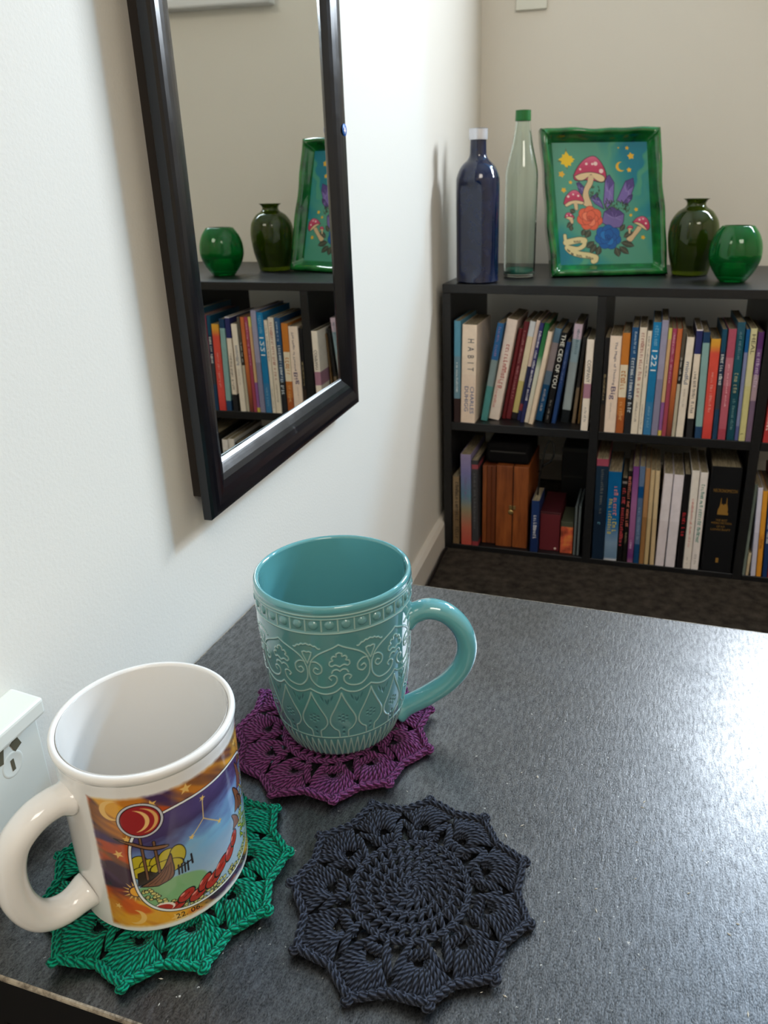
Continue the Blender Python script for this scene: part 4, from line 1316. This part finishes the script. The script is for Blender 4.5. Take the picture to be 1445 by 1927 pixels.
 (.5737, .001, ZB_, -3.6, .0070, .1704, [(0, (176, 46, 56)), (.5, (186, 52, 62))], 'red pink book at the picture edge in lower right cubby', [], LR),
]
for i, b in enumerate(BOOKS):
    u, v, z, lean, w, h, bands, label, texts, grp = b[:10]
    kw = b[10] if len(b) > 10 else {}
    book(u, v, z, lean, w, h, bands, label, texts, seed=i + 1, group=grp, **kw)

# the thick black tome with gold print
tome = book(.4678, .001, ZB_, -.8, .0470, .1906, [(0, (20, 21, 24)), (.5, (18, 19, 22))], 'very thick black hardback with gold title and emblem', [], depth=0.15, seed=99, hard=True, group=LM)
GOLDI = (176, 132, 58)
m_gold = mat('gold_foil', (170, 128, 60), 0.4, metal=0.4)


def flat_on_tome(nm, me, x, z):
    o = obj(nm, me, m_gold, tome)
    o.matrix_local = Matrix(((1, 0, 0, x), (0, 0, -1, -0.0003), (0, 1, 0, z), (0, 0, 0, 1)))
    return o


flat_on_tome('spine_lettering', text_me('NECRONOMICON', 0.037, 0.0058), 0.0245, 0.149)
for s, L_, z in (('THE BEST', 0.018, 0.0960), ('WEIRD FICTION', 0.032, 0.0908), ('OF H.P.', 0.013, 0.0846), ('LOVECRAFT', 0.031, 0.0790)):
    flat_on_tome('spine_lettering', text_me(s, L_, 0.0036), 0.0235, z)
em = bpy.data.meshes.new('emblem')
EV = [(-.0085, 0), (.0085, 0), (.0085, .0040), (.0070, .0048), (.0076, .0100), (.0064, .0165), (.0054, .0195), (.0048, .0310), (.0041, .0310), (.0036, .0190), (.0015, .0200), (-.0002, .0170), (-.0019, .0200), (-.0036, .0190), (-.0040, .0300), (-.0047, .0300), (-.0054, .0190), (-.0060, .0150), (-.0080, .0090), (-.0085, .0040)]
em.from_pydata([(x, y, 0) for x, y in EV], [], [tuple(range(len(EV)))])
flat_on_tome('emblem', em, 0.0240, 0.1060)
flat_on_tome('emblem', box_me('emblem', -.0022, -.0045, 0, .0022, .0045, .0001), 0.0235, 0.0220)

# ---------------------------------------------------------------- other things in the lower left cubby
m_wood = mat('varnished_wood', (124, 66, 30), 0.38)
nw = noise(m_wood, 90, 5, 0.6, vscale=(1, 1, 0.12))
r = ramp(m_wood, nw.outputs['Fac'], [(0.3, (104, 50, 22)), (0.7, (158, 88, 42))])
lk(m_wood, r.outputs['Color'], bsdf(m_wood).inputs['Base Color'])
m_wood2 = mat('darker_varnished_wood', (108, 54, 26), 0.4)
m_gap = mat('gap_shade_dark', (24, 14, 10), 0.8)
m_brass = mat('aged_brass', (186, 160, 104), 0.35, metal=0.85)
wb = thing('wooden_case', 'closed brown wooden case with brass clasp standing in lower left cubby', 'box', tuple(BK(0.1064, 0.010, ZB_ + 0.0002)), (0, 0, AB))
obj('case_half', box_me('case_half', 0, 0, 0, 0.0295, 0.13, 0.1585, 0.0012), m_wood, wb)
obj('case_half', box_me('case_half', 0.0310, 0.0006, 0, 0.0580, 0.13, 0.1585, 0.0012), m_wood, wb)
obj('gap_shade', box_me('gap_shade', 0.0295, 0.003, 0.001, 0.0310, 0.129, 0.157), m_gap, wb)  # dark strip standing in for the shade between the two halves
cl = obj('clasp', lathe_me('clasp', smooth_prof([(0.0001, 0.0026), (0.003, 0.0022), (0.0046, 0.0010), (0.0048, 0.0)], 16), 20), m_brass, wb, (0.0272, 0.0, 0.0705), (math.radians(90), 0, 0))
obj('clasp_plate', box_me('clasp_plate', 0.0245, -0.0012, 0.0765, 0.0295, 0.0, 0.0835, 0.0004), m_brass, wb)
obj('clasp_plate', box_me('clasp_plate', 0.0312, -0.0012, 0.0765, 0.0360, 0.0, 0.0835, 0.0004), m_brass, wb)
wb2 = thing('wooden_box', 'narrow ridged brown wooden box, left of the clasped case', 'box', tuple(BK(0.0800, 0.016, ZB_ + 0.0002)), (0, 0, AB))
obj('box_body', box_me('box_body', 0, 0.002, 0, 0.0258, 0.12, 0.1545, 0.001), m_wood2, wb2)
for x0 in (0.0, 0.0086, 0.0172):
    obj('ridge', box_me('ridge', x0, 0.0, 0.001, x0 + 0.0072, 0.002, 0.1535, 0.0006), m_wood2 if x0 else m_wood, wb2)
m_blackp = mat('black_plastic', (14, 14, 15), 0.45)
m_dkgrey = mat('dark_grey_plastic', (44, 42, 40), 0.5)
bb = thing('black_pouch', 'black pouch lying on top of the wooden boxes', 'pouch', tuple(BK(0.0850, 0.018, ZB_ + 0.1590)), (0, 0, AB))
obj('pouch_body', box_me('pouch_body', 0, 0, 0, 0.079, 0.105, 0.038, 0.008, 4), mat('black_fabric', (15, 14, 15), 0.9, spec=0.1), bb)
obj('zip', box_me('zip', 0.008, -0.0008, 0.022, 0.071, 0.0004, 0.0245), m_dkgrey, bb)
cbl = Tubes()
cp = smooth_prof([(0.1790, .030, -.2900), (0.1775, .034, -.2300), (0.1800, .030, -.1700), (0.1842, .028, -.1330), (0.1890, .030, -.1050), (0.1960, .034, -.0900), (0.2030, .032, -.0960), (0.2045, .030, -.1120), (0.1990, .030, -.1270), (0.1870, .032, -.1360), (0.1790, .036, -.1500)], 90)
cbl.add([tuple(BK(*q)) for q in cp], 0.0016, 8)
tag(obj('cable', cbl.mesh('cable'), m_blackp), 'black looped cable hanging in the lower left cubby', 'cable')
rb = thing('maroon_box', 'small maroon box with pale dot in lower left cubby', 'box', tuple(BK(0.1872, 0.014, ZB_ + 0.0002)), (0, 0, AB))
obj('box_body', box_me('box_body', 0, 0, 0, 0.0355, 0.10, 0.0720, 0.0008), mat('maroon_card', (98, 30, 38), 0.5), rb)
obj('lid', box_me('lid', -0.0004, -0.0004, 0.0720, 0.0359, 0.1004, 0.0760, 0.0008), mat('dark_maroon_card', (66, 20, 26), 0.5), rb)
me = lathe_me('pale_dot', [(0.0001, 0.0003), (0.0022, 0.0003), (0.0023, 0.0)], 16)
obj('pale_dot', me, ink((214, 190, 180)), rb, (0.0285, 0.0, 0.005), (math.radians(90), 0, 0))
m_sun = mat('sunset_print', (200, 100, 60), 0.4)
ns2 = noise(m_sun, 38, 3, 0.5)
r = ramp(m_sun, ns2.outputs['Fac'], [(0.35, (104, 46, 36)), (0.5, (206, 92, 62)), (0.66, (226, 148, 70))])
lk(m_sun, r.outputs['Color'], bsdf(m_sun).inputs['Base Color'])
sb = thing('card_box', 'small orange sunset coloured card box in lower left cubby', 'box', tuple(BK(0.2252, 0.010, ZB_ + 0.0002)), (0, 0, AB))
obj('box_body', box_me('box_body', 0, 0, 0, 0.0215, 0.07, 0.0520, 0.0006), m_sun, sb)
obj('lid', box_me('lid', -0.0002, -0.0002, 0.0520, 0.0217, 0.0702, 0.0620, 0.0006), mat('olive_grey_card', (70, 72, 56), 0.5), sb)
gs = thing('plastic_sleeve', 'grey clear plastic sleeve standing against the divider, lower left cubby', 'sleeve', tuple(BK(0.2490, 0.006, ZB_ + 0.0002)), (0, 0, AB))
m_slv = mat('grey_plastic_film', (96, 104, 106), 0.3, spec=0.7)
for x0, x1 in ((0.0, 0.0036), (0.0064, 0.0100)):
    obj('side_sheet', box_me('side_sheet', x0, 0, 0, x1, 0.09, 0.0950, 0.0005), m_slv, gs)
obj('filling', box_me('filling', 0.0036, 0.004, 0, 0.0064, 0.088, 0.0880), m_blackp, gs)
dv_ = thing('dark_device', 'dark boxy device with grey top edge at the back of lower left cubby', 'device', tuple(BK(0.2080, 0.14, ZB_ + 0.0002)), (0, 0, AB))
obj('housing', box_me('housing', 0, 0, 0, 0.052, 0.10, 0.158, 0.002), m_blackp, dv_)
obj('top_edge', box_me('top_edge', 0, -0.0012, 0.150, 0.052, 0.0, 0.157), m_dkgrey, dv_)
obj('slot_line', box_me('slot_line', 0.004, -0.0012, 0.098, 0.040, 0.0, 0.102), m_dkgrey, dv_)

# ---------------------------------------------------------------- things on top of the bookcase
m_bluegl = mat('deep_blue_glass', (10, 24, 58), 0.08, spec=0.6, coat=0.3)
nb = noise(m_bluegl, 45, 4, 0.55)
r = ramp(m_bluegl, nb.outputs['Fac'], [(0.3, (7, 18, 46)), (0.7, (11, 28, 66))])
lk(m_bluegl, r.outputs['Color'], bsdf(m_bluegl).inputs['Base Color'])
bump(m_bluegl, nb.outputs['Fac'], 0.14, 0.003)
m_silver = mat('silver_cap', (212, 214, 222), 0.25, metal=0.5)
zt_ = ZT + 0.0002


def solid_bottle(prof, seg, facet=0.0):
    me = lathe_me('bottle_body', smooth_prof(prof, 90), seg, cap_bottom=True, cap_top=True)
    if facet:
        for v in me.vertices:
            if 0.008 < v.co.z < 0.158:
                k = min(1, (v.co.z - 0.008) / 0.01, (0.158 - v.co.z) / 0.01)
                a_ = math.atan2(v.co.y, v.co.x)
                dd = (a_ + math.radians(100) + math.pi) % (2 * math.pi) - math.pi
                rr = math.hypot(v.co.x, v.co.y)
                lim = rr * math.cos(math.radians(34)) / max(math.cos(dd), 0.2) if abs(dd) < math.radians(34) else rr
                f = 1 - k + k * lim / rr
                v.co.x *= f; v.co.y *= f
    return me


bl = thing('blue_bottle', 'dark blue glass bottle with silver cap at the left end of bookcase top', 'bottle', tuple(BK(0.0625, 0.0380, zt_)), (0, 0, AB))
obj('bottle_body', solid_bottle([(.0310, 0), (.0348, .003), (.0350, .010), (.0350, .080), (.0352, .150), (.0335, .166), (.0270, .180), (.0170, .190), (.0137, .197), (.0130, .210), (.0128, .219)], 96, 1), m_bluegl, bl)
obj('cap', lathe_me('cap', smooth_prof([(.0144, .2185), (.0147, .220), (.0147, .2335), (.0140, .2350), (.0001, .2352)], 30), 48, cap_bottom=True), m_silver, bl)

m_clear = mat('clear_glass', (236, 246, 240), 0.02, trans=1.0, ior=1.45)
m_gcap = mat('green_cap', (12, 104, 40), 0.35)
cb = thing('clear_bottle', 'clear glass bottle with green cap beside dark blue bottle', 'bottle', tuple(BK(0.1190, 0.1223, zt_)), (0, 0, AB))
outp = [(.0240, 0), (.0270, .003), (.0274, .012), (.0276, .080), (.0278, .150), (.0270, .172), (.0232, .190), (.0178, .212), (.0142, .232), (.0124, .248), (.0122, .252)]
inp = [(max(a_ - 0.0022, .0001), b_ + (0.006 if b_ < 0.02 else 0)) for a_, b_ in outp]
me = lathe_me('bottle_body', np.vstack([[(0.0001, 0.0)], smooth_prof(outp, 80), smooth_prof(inp, 80)[::-1], [(0.0001, inp[0][1])]]), 72)
obj('bottle_body', me, m_clear, cb)
obj('glass_base', lathe_me('glass_base', [(0.0001, .0062), (.0238, .0062), (.0246, .0100), (.0244, .0150), (.0225, .0120), (0.0001, .0095)], 48), mat('aqua_glass_base', (40, 128, 112), 0.2), cb)
obj('cap', lathe_me('cap', smooth_prof([(.0127, .2490), (.0129, .2505), (.0126, .2635), (.0118, .2648), (.0001, .2650)], 30), 48, cap_bottom=True), m_gcap, cb)

m_olive = mat('olive_glass', (86, 106, 24), 0.05, trans=0.85, ior=1.45)
vs = thing('olive_vase', 'dark olive green glass bud vase right of the picture frame', 'vase', tuple(BK(0.4065, 0.1957, zt_)), (0, 0, AB))
outp = [(.0260, 0), (.0300, .002), (.0330, .015), (.0385, .035), (.0418, .058), (.0418, .074), (.0385, .090), (.0290, .104), (.0185, .111), (.0155, .116), (.0170, .121), (.0218, .1250)]
inp = [(max(a_ - 0.0034, .0001), b_ + (0.008 if b_ < 0.02 else 0)) for a_, b_ in outp]
me = lathe_me('vase_body', np.vstack([[(0.0001, 0.0)], smooth_prof(outp, 80), smooth_prof(inp, 80)[::-1], [(0.0001, inp[0][1])]]), 80)
obj('vase_body', me, m_olive, vs)

m_green = mat('emerald_glass', (10, 150, 66), 0.04, trans=0.8, ior=1.45)
ch = thing('candle_holder', 'round emerald green glass candle holder in front of olive vase', 'candle holder', tuple(BK(0.4690, 0.1002, zt_)), (0, 0, AB))
outp = [(.0185, 0), (.0208, .0015), (.0245, .006), (.0332, .019), (.0390, .034), (.0403, .046), (.0386, .060), (.0336, .073), (.0272, .0825), (.0240, .0860)]
inp = [(max(a_ - 0.0032, .0001), b_ + (0.007 if b_ < 0.02 else 0)) for a_, b_ in outp]
me = lathe_me('glass_bowl', np.vstack([[(0.0001, 0.0)], smooth_prof(outp, 80), smooth_prof(inp, 80)[::-1], [(0.0001, inp[0][1])]]), 80)
obj('glass_bowl', me, m_green, ch)
me = lathe_me('tealight', smooth_prof([(0.0001, .0), (.0185, .0), (.0187, .013), (.0175, .0135), (.016, .011), (.0001, .011)], 40), 40)
obj('tealight', me, mat('tealight_wax', (210, 214, 200), 0.5), ch, (0, 0, 0.0076))

dbx = thing('small_black_box', 'small black box half hidden behind the green picture frame', 'box', tuple(BK(0.1720, 0.2300, zt_)), (0, 0, AB))
obj('box_body', box_me('box_body', 0, 0, 0, 0.09, 0.05, 0.078, 0.002), m_blackp, dbx)
obj('lid', box_me('lid', -0.0005, -0.0005, 0.078, 0.0905, 0.0505, 0.084, 0.001), m_blackp, dbx)

# green framed picture
m_gframe = mat('green_gloss_frame', (10, 92, 36), 0.10, coat=0.8)
ng = noise(m_gframe, 40, 3, 0.5)
r = ramp(m_gframe, ng.outputs['Fac'], [(0.3, (6, 64, 26)), (0.7, (22, 118, 48))])
lk(m_gframe, r.outputs['Color'], bsdf(m_gframe).inputs['Base Color'])
fr_yaw, fr_lean = math.radians(20), math.radians(10)
pf = thing('framed_picture', 'wavy glossy green frame holding a mushroom and roses picture', 'picture', tuple(BK(0.2720, 0.1545, zt_ + 0.0006)), (-fr_lean, 0, AB + fr_yaw))
FW, FH, SH = 0.205, 0.241, 0.020       # size; hand made frame: its top sits a little to the left
shear = lambda x, z: x - SH * z / FH


def frame_rail(c0, c1, d0, d1, seed):
    prof_f = [(0.0, 0.012), (0.0, -0.006), (0.002, -0.0095), (0.006, -0.0105), (0.0095, -0.009), (0.012, -0.004), (0.0165, 0.004), (0.0205, 0.008), (0.0205, 0.012)]
    n, m_ = 28, len(prof_f)
    V = []
    for i in range(n):
        f = i / (n - 1)
        for k, (s, y) in enumerate(prof_f):
            a0 = np.array(c0) + np.array(d0) * s
            a1 = np.array(c1) + np.array(d1) * s
            q = a0 * (1 - f) + a1 * f
            wv = 0.0011 * math.sin(9 * f + seed * 1.7) + 0.0008 * math.sin(21 * f + seed)
            env = math.sin(math.pi * f) ** 0.5
            nrm = np.array([-(c1[1] - c0[1]), c1[0] - c0[0]]); nrm = nrm / np.linalg.norm(nrm)
            if k < 6: q = q + nrm * wv * env * (0.25 if seed == 0 else 1)
            V.append((shear(q[0], q[1]), y - 0.0007 * math.sin(17 * f + 2 * seed) * (k in (2, 3, 4)), q[1]))
    V = np.array(V)
    i = np.arange(n - 1)[:, None] * m_
    j = np.arange(m_)[None]; j2 = (j + 1) % m_
    F = np.stack([i + j, i + j2, i + m_ + j2, i + m_ + j], -1).reshape(-1, 4)
    me = np_mesh('frame_rail', V, [F, np.arange(m_)[None], ((n - 1) * m_ + np.arange(m_))[::-1][None]])
    return obj('frame_rail', me, m_gframe, pf)


h2 = FW / 2
cs = [((-h2, 0), (1, 1)), ((h2, 0), (-1, 1)), ((h2, FH), (-1, -1)), ((-h2, FH), (1, -1))]
for i in range(4):
    (a0, d0), (a1, d1) = cs[i], cs[(i + 1) % 4]
    frame_rail(a0, a1, d0, d1, i)
me = box_me('backing_board', -h2 + 0.004, 0.0095, 0.004, h2 - 0.004, 0.0125, FH - 0.004)
for v in me.vertices: v.co.x = shear(v.co.x, v.co.z)
obj('backing_board', me, m_blackp, pf)
# the picture itself, painted on a fine grid; drawing units: 1050 x 1370
nx, ny = 330, 430
U = np.linspace(0, 1050, nx); Vv = np.linspace(0, 1370, ny)
X, Y = np.meshgrid(U, Vv)
p = Paint(X, Y, 4.0)
sw1 = vnoise(X / 260 + Y / 900, Y / 420 - X / 700, 5, 3)
base = np.array([78, 150, 128.0])
p.C[:] = base
tt = np.clip((X - Y * 0.42 - 470) / 260, 0, 1) + np.clip((Y * 0.9 - X * 0.8 - 720) / 260, 0, 1)
band_ = 0.5 + 0.5 * np.sin((Y * 0.55 + X * 0.62) / 62 + 7 * sw1)
wv = np.clip(tt, 0, 1) * np.clip(0.35 + 0.9 * band_, 0, 1)
p.C = p.C * (1 - wv[..., None]) + np.array([0, 118, 140.0]) * wv[..., None]
wv2 = np.clip(tt, 0, 1) * np.clip((np.sin((Y * 0.5 + X * 0.66) / 48 + 8 * sw1) - 0.75) / 0.2, 0, 1) * 0.7
p.C = p.C * (1 - wv2[..., None]) + np.array([92, 160, 120.0]) * wv2[..., None]


def Q(x, y):             # crop coordinates of the photograph's picture -> drawing units
    t = (y - (235 - 40 * (x - 165) / 1050)) / 1375
    s = (x - (165 + 50 * t)) / (1050 - 10 * t)
    return (s * 1050, t * 1370)


def QL(pts, n=30):
    return curve([Q(*a) for a in pts], n)


OUT, CREAM, PINK = (52, 34, 44), (212, 184, 142), (188, 54, 92)
# crystals
for pts, c1, c2 in (([(425, 675), (455, 660), (510, 720), (495, 800), (460, 790)], (86, 74, 132), (62, 52, 104)),
                    ([(745, 600), (790, 575), (840, 660), (825, 870), (740, 960), (715, 880)], (122, 104, 172), (74, 56, 122)),
                    ([(965, 640), (1050, 605), (1060, 690), (1010, 840), (950, 890), (860, 860)], (118, 100, 166), (66, 48, 112)),
                    ([(1000, 800), (1040, 790), (1030, 840), (970, 910), (930, 890)], (82, 64, 130), (60, 44, 100)),
                    ([(570, 830), (640, 790), (690, 870), (720, 960), (620, 900)], (100, 90, 150), (70, 56, 118)),
                    ([(720, 990), (800, 930), (880, 960), (940, 1010), (930, 1100), (900, 1160), (800, 1170), (690, 1110)], (116, 100, 160), (68, 52, 112))):
    q = [Q(*a) for a in pts]
    p.fill(q, c1, (48, 38, 74), 7)
    cx_ = np.mean([a[0] for a in q]); cy_ = np.mean([a[1] for a in q])
    p.fill([(cx_, cy_)] + q[:max(3, len(q) // 2)], c2, alpha=0.75)
    for k in range(5):
        a = q[k % len(q)]
        p.line([(cx_ + (k - 2) * 8, cy_), ((a[0] + cx_) / 2 + (k - 2) * 10, (a[1] + cy_) / 2)], 5, (166, 150, 204), alpha=0.6)
# mossy leaves
rr_ = random.Random(3)
for cx_, cy_, sx_, sy_, n_ in ((620, 780, 60, 60, 26), (840, 920, 110, 55, 40), (960, 940, 40, 60, 18)):
    for k in range(n_):
        a, b = Q(cx_ + rr_.uniform(-sx_, sx_), cy_ + rr_.uniform(-sy_, sy_))
        p.line([(a, b), (a + rr_.uniform(-18, 18), b - rr_.uniform(8, 30))], 8, rr_.choice([(48, 70, 52), (76, 98, 66), (34, 46, 40)]))


def leaf(x, y, ang, L_, w_, c=(66, 72, 60)):
    a, b = Q(x, y)
    e1 = np.array([math.cos(ang), math.sin(ang)]); e2 = np.array([-e1[1], e1[0]])
    pts = [np.array([a, b]) + e1 * L_ * f + e2 * w_ * s_ * math.sin(math.pi * min(1, f * 0.95 + 0.03)) for s_, fs in ((1, (0, .25, .5, .75, 1)), (-1, (.75, .5, .25))) for f in fs]
    p.fill(pts, c, (30, 34, 32), 6)
    p.line([(a, b), tuple(np.array([a, b]) + e1 * L_)], 4, (120, 122, 100))


for x, y, a, L_, w_ in ((600, 1330, 2.5, 110, 36), (660, 1380, 1.9, 110, 34), (620, 1360, 2.2, 120, 30), (840, 1390, 1.3, 110, 38), (880, 1380, 0.7, 130, 34), (900, 1330, 0.3, 150, 36), (930, 1270, -0.5, 120, 32), (890, 1200, -0.9, 90, 26), (560, 1200, 2.2, 100, 34), (500, 1190, 2.0, 80, 26), (370, 1110, 2.4, 90, 28), (400, 1000, 3.6, 60, 26), (350, 1150, 1.6, 60, 22)):
    leaf(x, y, a, L_, w_)


def shroom(cap, under, stem, w=8, spots=()):
    p.fill(QL(stem, 40), CREAM, OUT, w)
    p.fill(QL(cap + cap[:1], 50), PINK, OUT, w)
    d_ = p.poly(QL(cap + cap[:1], 50))
    yy = [Q(*a)[1] for a in cap]
    p.blend(np.clip(0.5 - d_ / 4, 0, 1) * np.clip(1 - (Y - min(yy)) / (0.45 * (max(yy) - min(yy))), 0, 1) * 0.5, (236, 150, 178))
    p.fill(QL(under + under[:1], 40), (222, 194, 150), OUT, w * 0.7)
    p.fill(QL(stem, 40), CREAM)
    for x, y, r_ in spots:
        a, b = Q(x, y); p.sd(p.ell(a, b, r_), (236, 206, 200))


shroom([(395, 590), (440, 500), (520, 410), (610, 372), (670, 400), (725, 480), (755, 570), (740, 640), (690, 660), (600, 640), (520, 640), (440, 650), (400, 630)],
       [(405, 600), (480, 565), (590, 550), (690, 570), (735, 600), (730, 645), (680, 655), (620, 620), (590, 575), (560, 600), (500, 640), (440, 640)],
       [(560, 580), (615, 590), (600, 680), (555, 760), (560, 830), (590, 930), (500, 920), (490, 830), (505, 740), (545, 660)], 9,
       ((640, 455, 22), (700, 535, 24), (540, 460, 14), (605, 460, 13), (470, 520, 12)))
shroom([(275, 905), (300, 830), (360, 765), (420, 755), (470, 800), (500, 880), (440, 870), (370, 880), (310, 930)],
       [(285, 920), (340, 880), (420, 865), (500, 885), (480, 910), (430, 905), (380, 905), (310, 940)],
       [(385, 890), (425, 890), (430, 970), (400, 970)], 7, ((330, 825, 14), (385, 800, 10), (440, 815, 12)))
shroom([(280, 1060), (300, 1015), (340, 1005), (380, 1040), (385, 1070), (330, 1075)], [(285, 1065), (330, 1050), (380, 1065), (340, 1085)], [(330, 1080), (370, 1075), (375, 1120), (355, 1130)], 6, ((310, 1040, 8), (350, 1030, 8)))
shroom([(1030, 1100), (1080, 1050), (1150, 1030), (1205, 1070), (1222, 1150), (1190, 1190), (1150, 1150), (1090, 1120)], [(1035, 1105), (1090, 1100), (1150, 1130), (1195, 1190), (1150, 1170), (1090, 1130)],
       [(1090, 1140), (1130, 1165), (1060, 1260), (1010, 1320), (960, 1290), (1020, 1240)], 7, ((1110, 1070, 12), (1180, 1110, 12), (1150, 1060, 9)))
shroom([(965, 1170), (990, 1140), (1025, 1140), (1035, 1170), (1000, 1185)], [(970, 1175), (1000, 1165), (1030, 1175), (1000, 1190)], [(985, 1185), (1005, 1190), (1000, 1230), (985, 1225)], 5)


def rose(cx_, cy_, r_, c, dark, light):
    a, b = Q(cx_, cy_)
    n = 40
    for k in range(7):
        t = k * 2 * math.pi / 7 + 0.3
        d_ = p.ell(a + r_ * 0.52 * math.cos(t), b + r_ * 0.48 * math.sin(t), r_ * 0.52, r_ * 0.46, t)
        p.sd(d_, c); p.sd(np.abs(d_) - 3, dark, alpha=0.7)
    for k in range(5):
        t = k * 2 * math.pi / 5
        d_ = p.ell(a + r_ * 0.28 * math.cos(t), b + r_ * 0.26 * math.sin(t), r_ * 0.40, r_ * 0.34, t)
        p.sd(d_, light if k % 2 else c); p.sd(np.abs(d_) - 3, dark, alpha=0.6)
    sp = [(a + r_ * 0.30 * (1 - q / 30) * math.cos(q * 0.45), b + r_ * 0.27 * (1 - q / 30) * math.sin(q * 0.45)) for q in range(30)]
    p.line(sp, 6, dark)


rose(560, 1065, 138, (222, 100, 72), (150, 52, 44), (236, 128, 96))
rose(755, 1275, 142, (8, 92, 164), (6, 52, 108), (24, 116, 186))
# scroll
sc_ = (220, 204, 152)
ribbons = [[(278, 1265), (282, 1310), (300, 1345)], [(290, 1345), (370, 1325), (440, 1312), (490, 1318)], [(492, 1330), (482, 1375), (420, 1412), (350, 1405), (305, 1395)],
           [(305, 1405), (345, 1445), (430, 1475), (540, 1490), (610, 1510)], [(612, 1515), (606, 1540), (585, 1552)]]
widths = [34, 66, 44, 66, 58]
for rb_, w_ in zip(ribbons, widths):
    p.line(QL(rb_, 24), w_ + 12, (70, 80, 60))
for rb_, w_ in zip(ribbons, widths):
    p.line(QL(rb_, 24), w_, sc_)
for pts in ([(375, 1335), (455, 1330)], [(300, 1430), (330, 1450)], [(340, 1470), (365, 1478)], [(400, 1490), (465, 1500)], [(505, 1505), (590, 1530)]):
    (x0, y0), (x1, y1) = [Q(*a) for a in pts]
    n_ = max(3, int((x1 - x0) / 16))
    for k in range(n_):
        f0 = k / n_
        xx, yy = x0 + (x1 - x0) * f0, y0 + (y1 - y0) * f0
        p.line([(xx, yy - 12), (xx + 3, yy + 10), (xx + 9, yy - 6 + 10 * (k % 2))], 5, (56, 50, 44))
# stars and moon
YEL = (228, 176, 48)
a, b = Q(325, 420)
p.fill([(a - 105, b + 15), (a - 22, b - 18), (a, b - 130), (a + 22, b - 18), (a + 85, b + 10), (a + 22, b + 34), (a, b + 110), (a - 22, b + 34)], (96, 104, 60))
p.star(a, b + 4, 78, (236, 196, 30), 8, 0.72, 0.2)
p.star(a, b - 4, 92, (236, 196, 30), 4, 0.5, -math.pi / 2)
for x, y, r_ in ((265, 580, 34), (360, 668, 20), (283, 755, 28), (1030, 362, 36), (1008, 515, 26), (990, 275, 20), (1075, 955, 22), (1015, 1020, 18), (1145, 1270, 24), (895, 275, 10)):
    aa, bb_ = Q(x, y)
    p.star(aa, bb_, r_ * 1.15, YEL, 5, 0.62, r_)
aa, bb_ = Q(915, 482)
p.moon(aa, bb_, 54, YEL, -0.25, 0.42, 46)
V = np.stack([-h2 + 0.0195 + X / 1050 * (FW - 0.039), np.full(X.shape, 0.0078), 0.0195 + (1 - Y / 1370) * (FH - 0.039)], -1)
V[..., 0] = V[..., 0] - SH * V[..., 2] / FH
i = np.arange(ny - 1)[:, None] * nx; j = np.arange(nx - 1)[None]
F = np.stack([i + j, i + nx + j, i + nx + j + 1, i + j + 1], -1).reshape(-1, 4)
me = np_mesh('picture_print', V.reshape(-1, 3), F, False)
set_col(me, p.rgb())
obj('picture_print', me, attr_mat('picture_paint', 0.35, spec=0.4), pf)
obj('stand', box_me('stand', -0.02, 0.0125, 0.0, 0.012, 0.016, 0.14), m_blackp, pf)

# ---------------------------------------------------------------- black cable along the skirting and crumbs on the table
T = Tubes()
T.add(smooth_prof([(0.016, 0.95, FLOOR_Z + .004), (0.0165, 1.05, FLOOR_Z + .004), (0.0175, 1.15, FLOOR_Z + .005), (0.0165, 1.22, FLOOR_Z + .006), (0.005 + 0.0125, 1.2490, FLOOR_Z + 0.004)], 40), 0.0028, 8)
tag(obj('floor_cable', T.mesh('floor_cable'), m_blackp), 'black cable lying on the floor along the left skirting board', 'cable')
V, F = [], []
rr_ = random.Random(11)
for k in range(90):
    u = rr_.uniform(0.12, 0.42); v = rr_.uniform(0.20, 0.395)
    if math.hypot(TX + u - 0.2189, TY - v - 0.2669) < 0.063 or math.hypot(TX + u - 0.1385, TY - v - 0.3725) < 0.068 or math.hypot(TX + u - 0.0935, TY - v - 0.2510) < 0.066: continue
    c = Vector((TX, TY, 0)) + Matrix.Rotation(T_AT, 3, 'Z') @ Vector((u, -v, 0))
    s = rr_.uniform(0.0002, 0.00065) * (1.6 if rr_.random() < 0.12 else 1)
    a = rr_.uniform(0, 6.28); st_ = rr_.uniform(1, 3.2)
    k0 = len(V)
    for (x, y, z) in ((-st_, 0, 0), (0, -.7, 0), (st_, 0, 0), (0, .7, 0), (0, 0, .7)):
        V.append((c.x + s * (x * math.cos(a) - y * math.sin(a)), c.y + s * (x * math.sin(a) + y * math.cos(a)), 0.0002 + s * z))
    F += [(k0, k0 + 1, k0 + 4), (k0 + 1, k0 + 2, k0 + 4), (k0 + 2, k0 + 3, k0 + 4), (k0 + 3, k0, k0 + 4), (k0 + 3, k0 + 2, k0 + 1, k0)]
me = bpy.data.meshes.new('table_crumbs'); me.from_pydata(V, [], F)
tag(obj('table_crumbs', me, mat('crumb', (206, 200, 186), 0.8)), 'scattered pale crumbs and lint on the black tabletop', 'crumbs', kind='stuff')
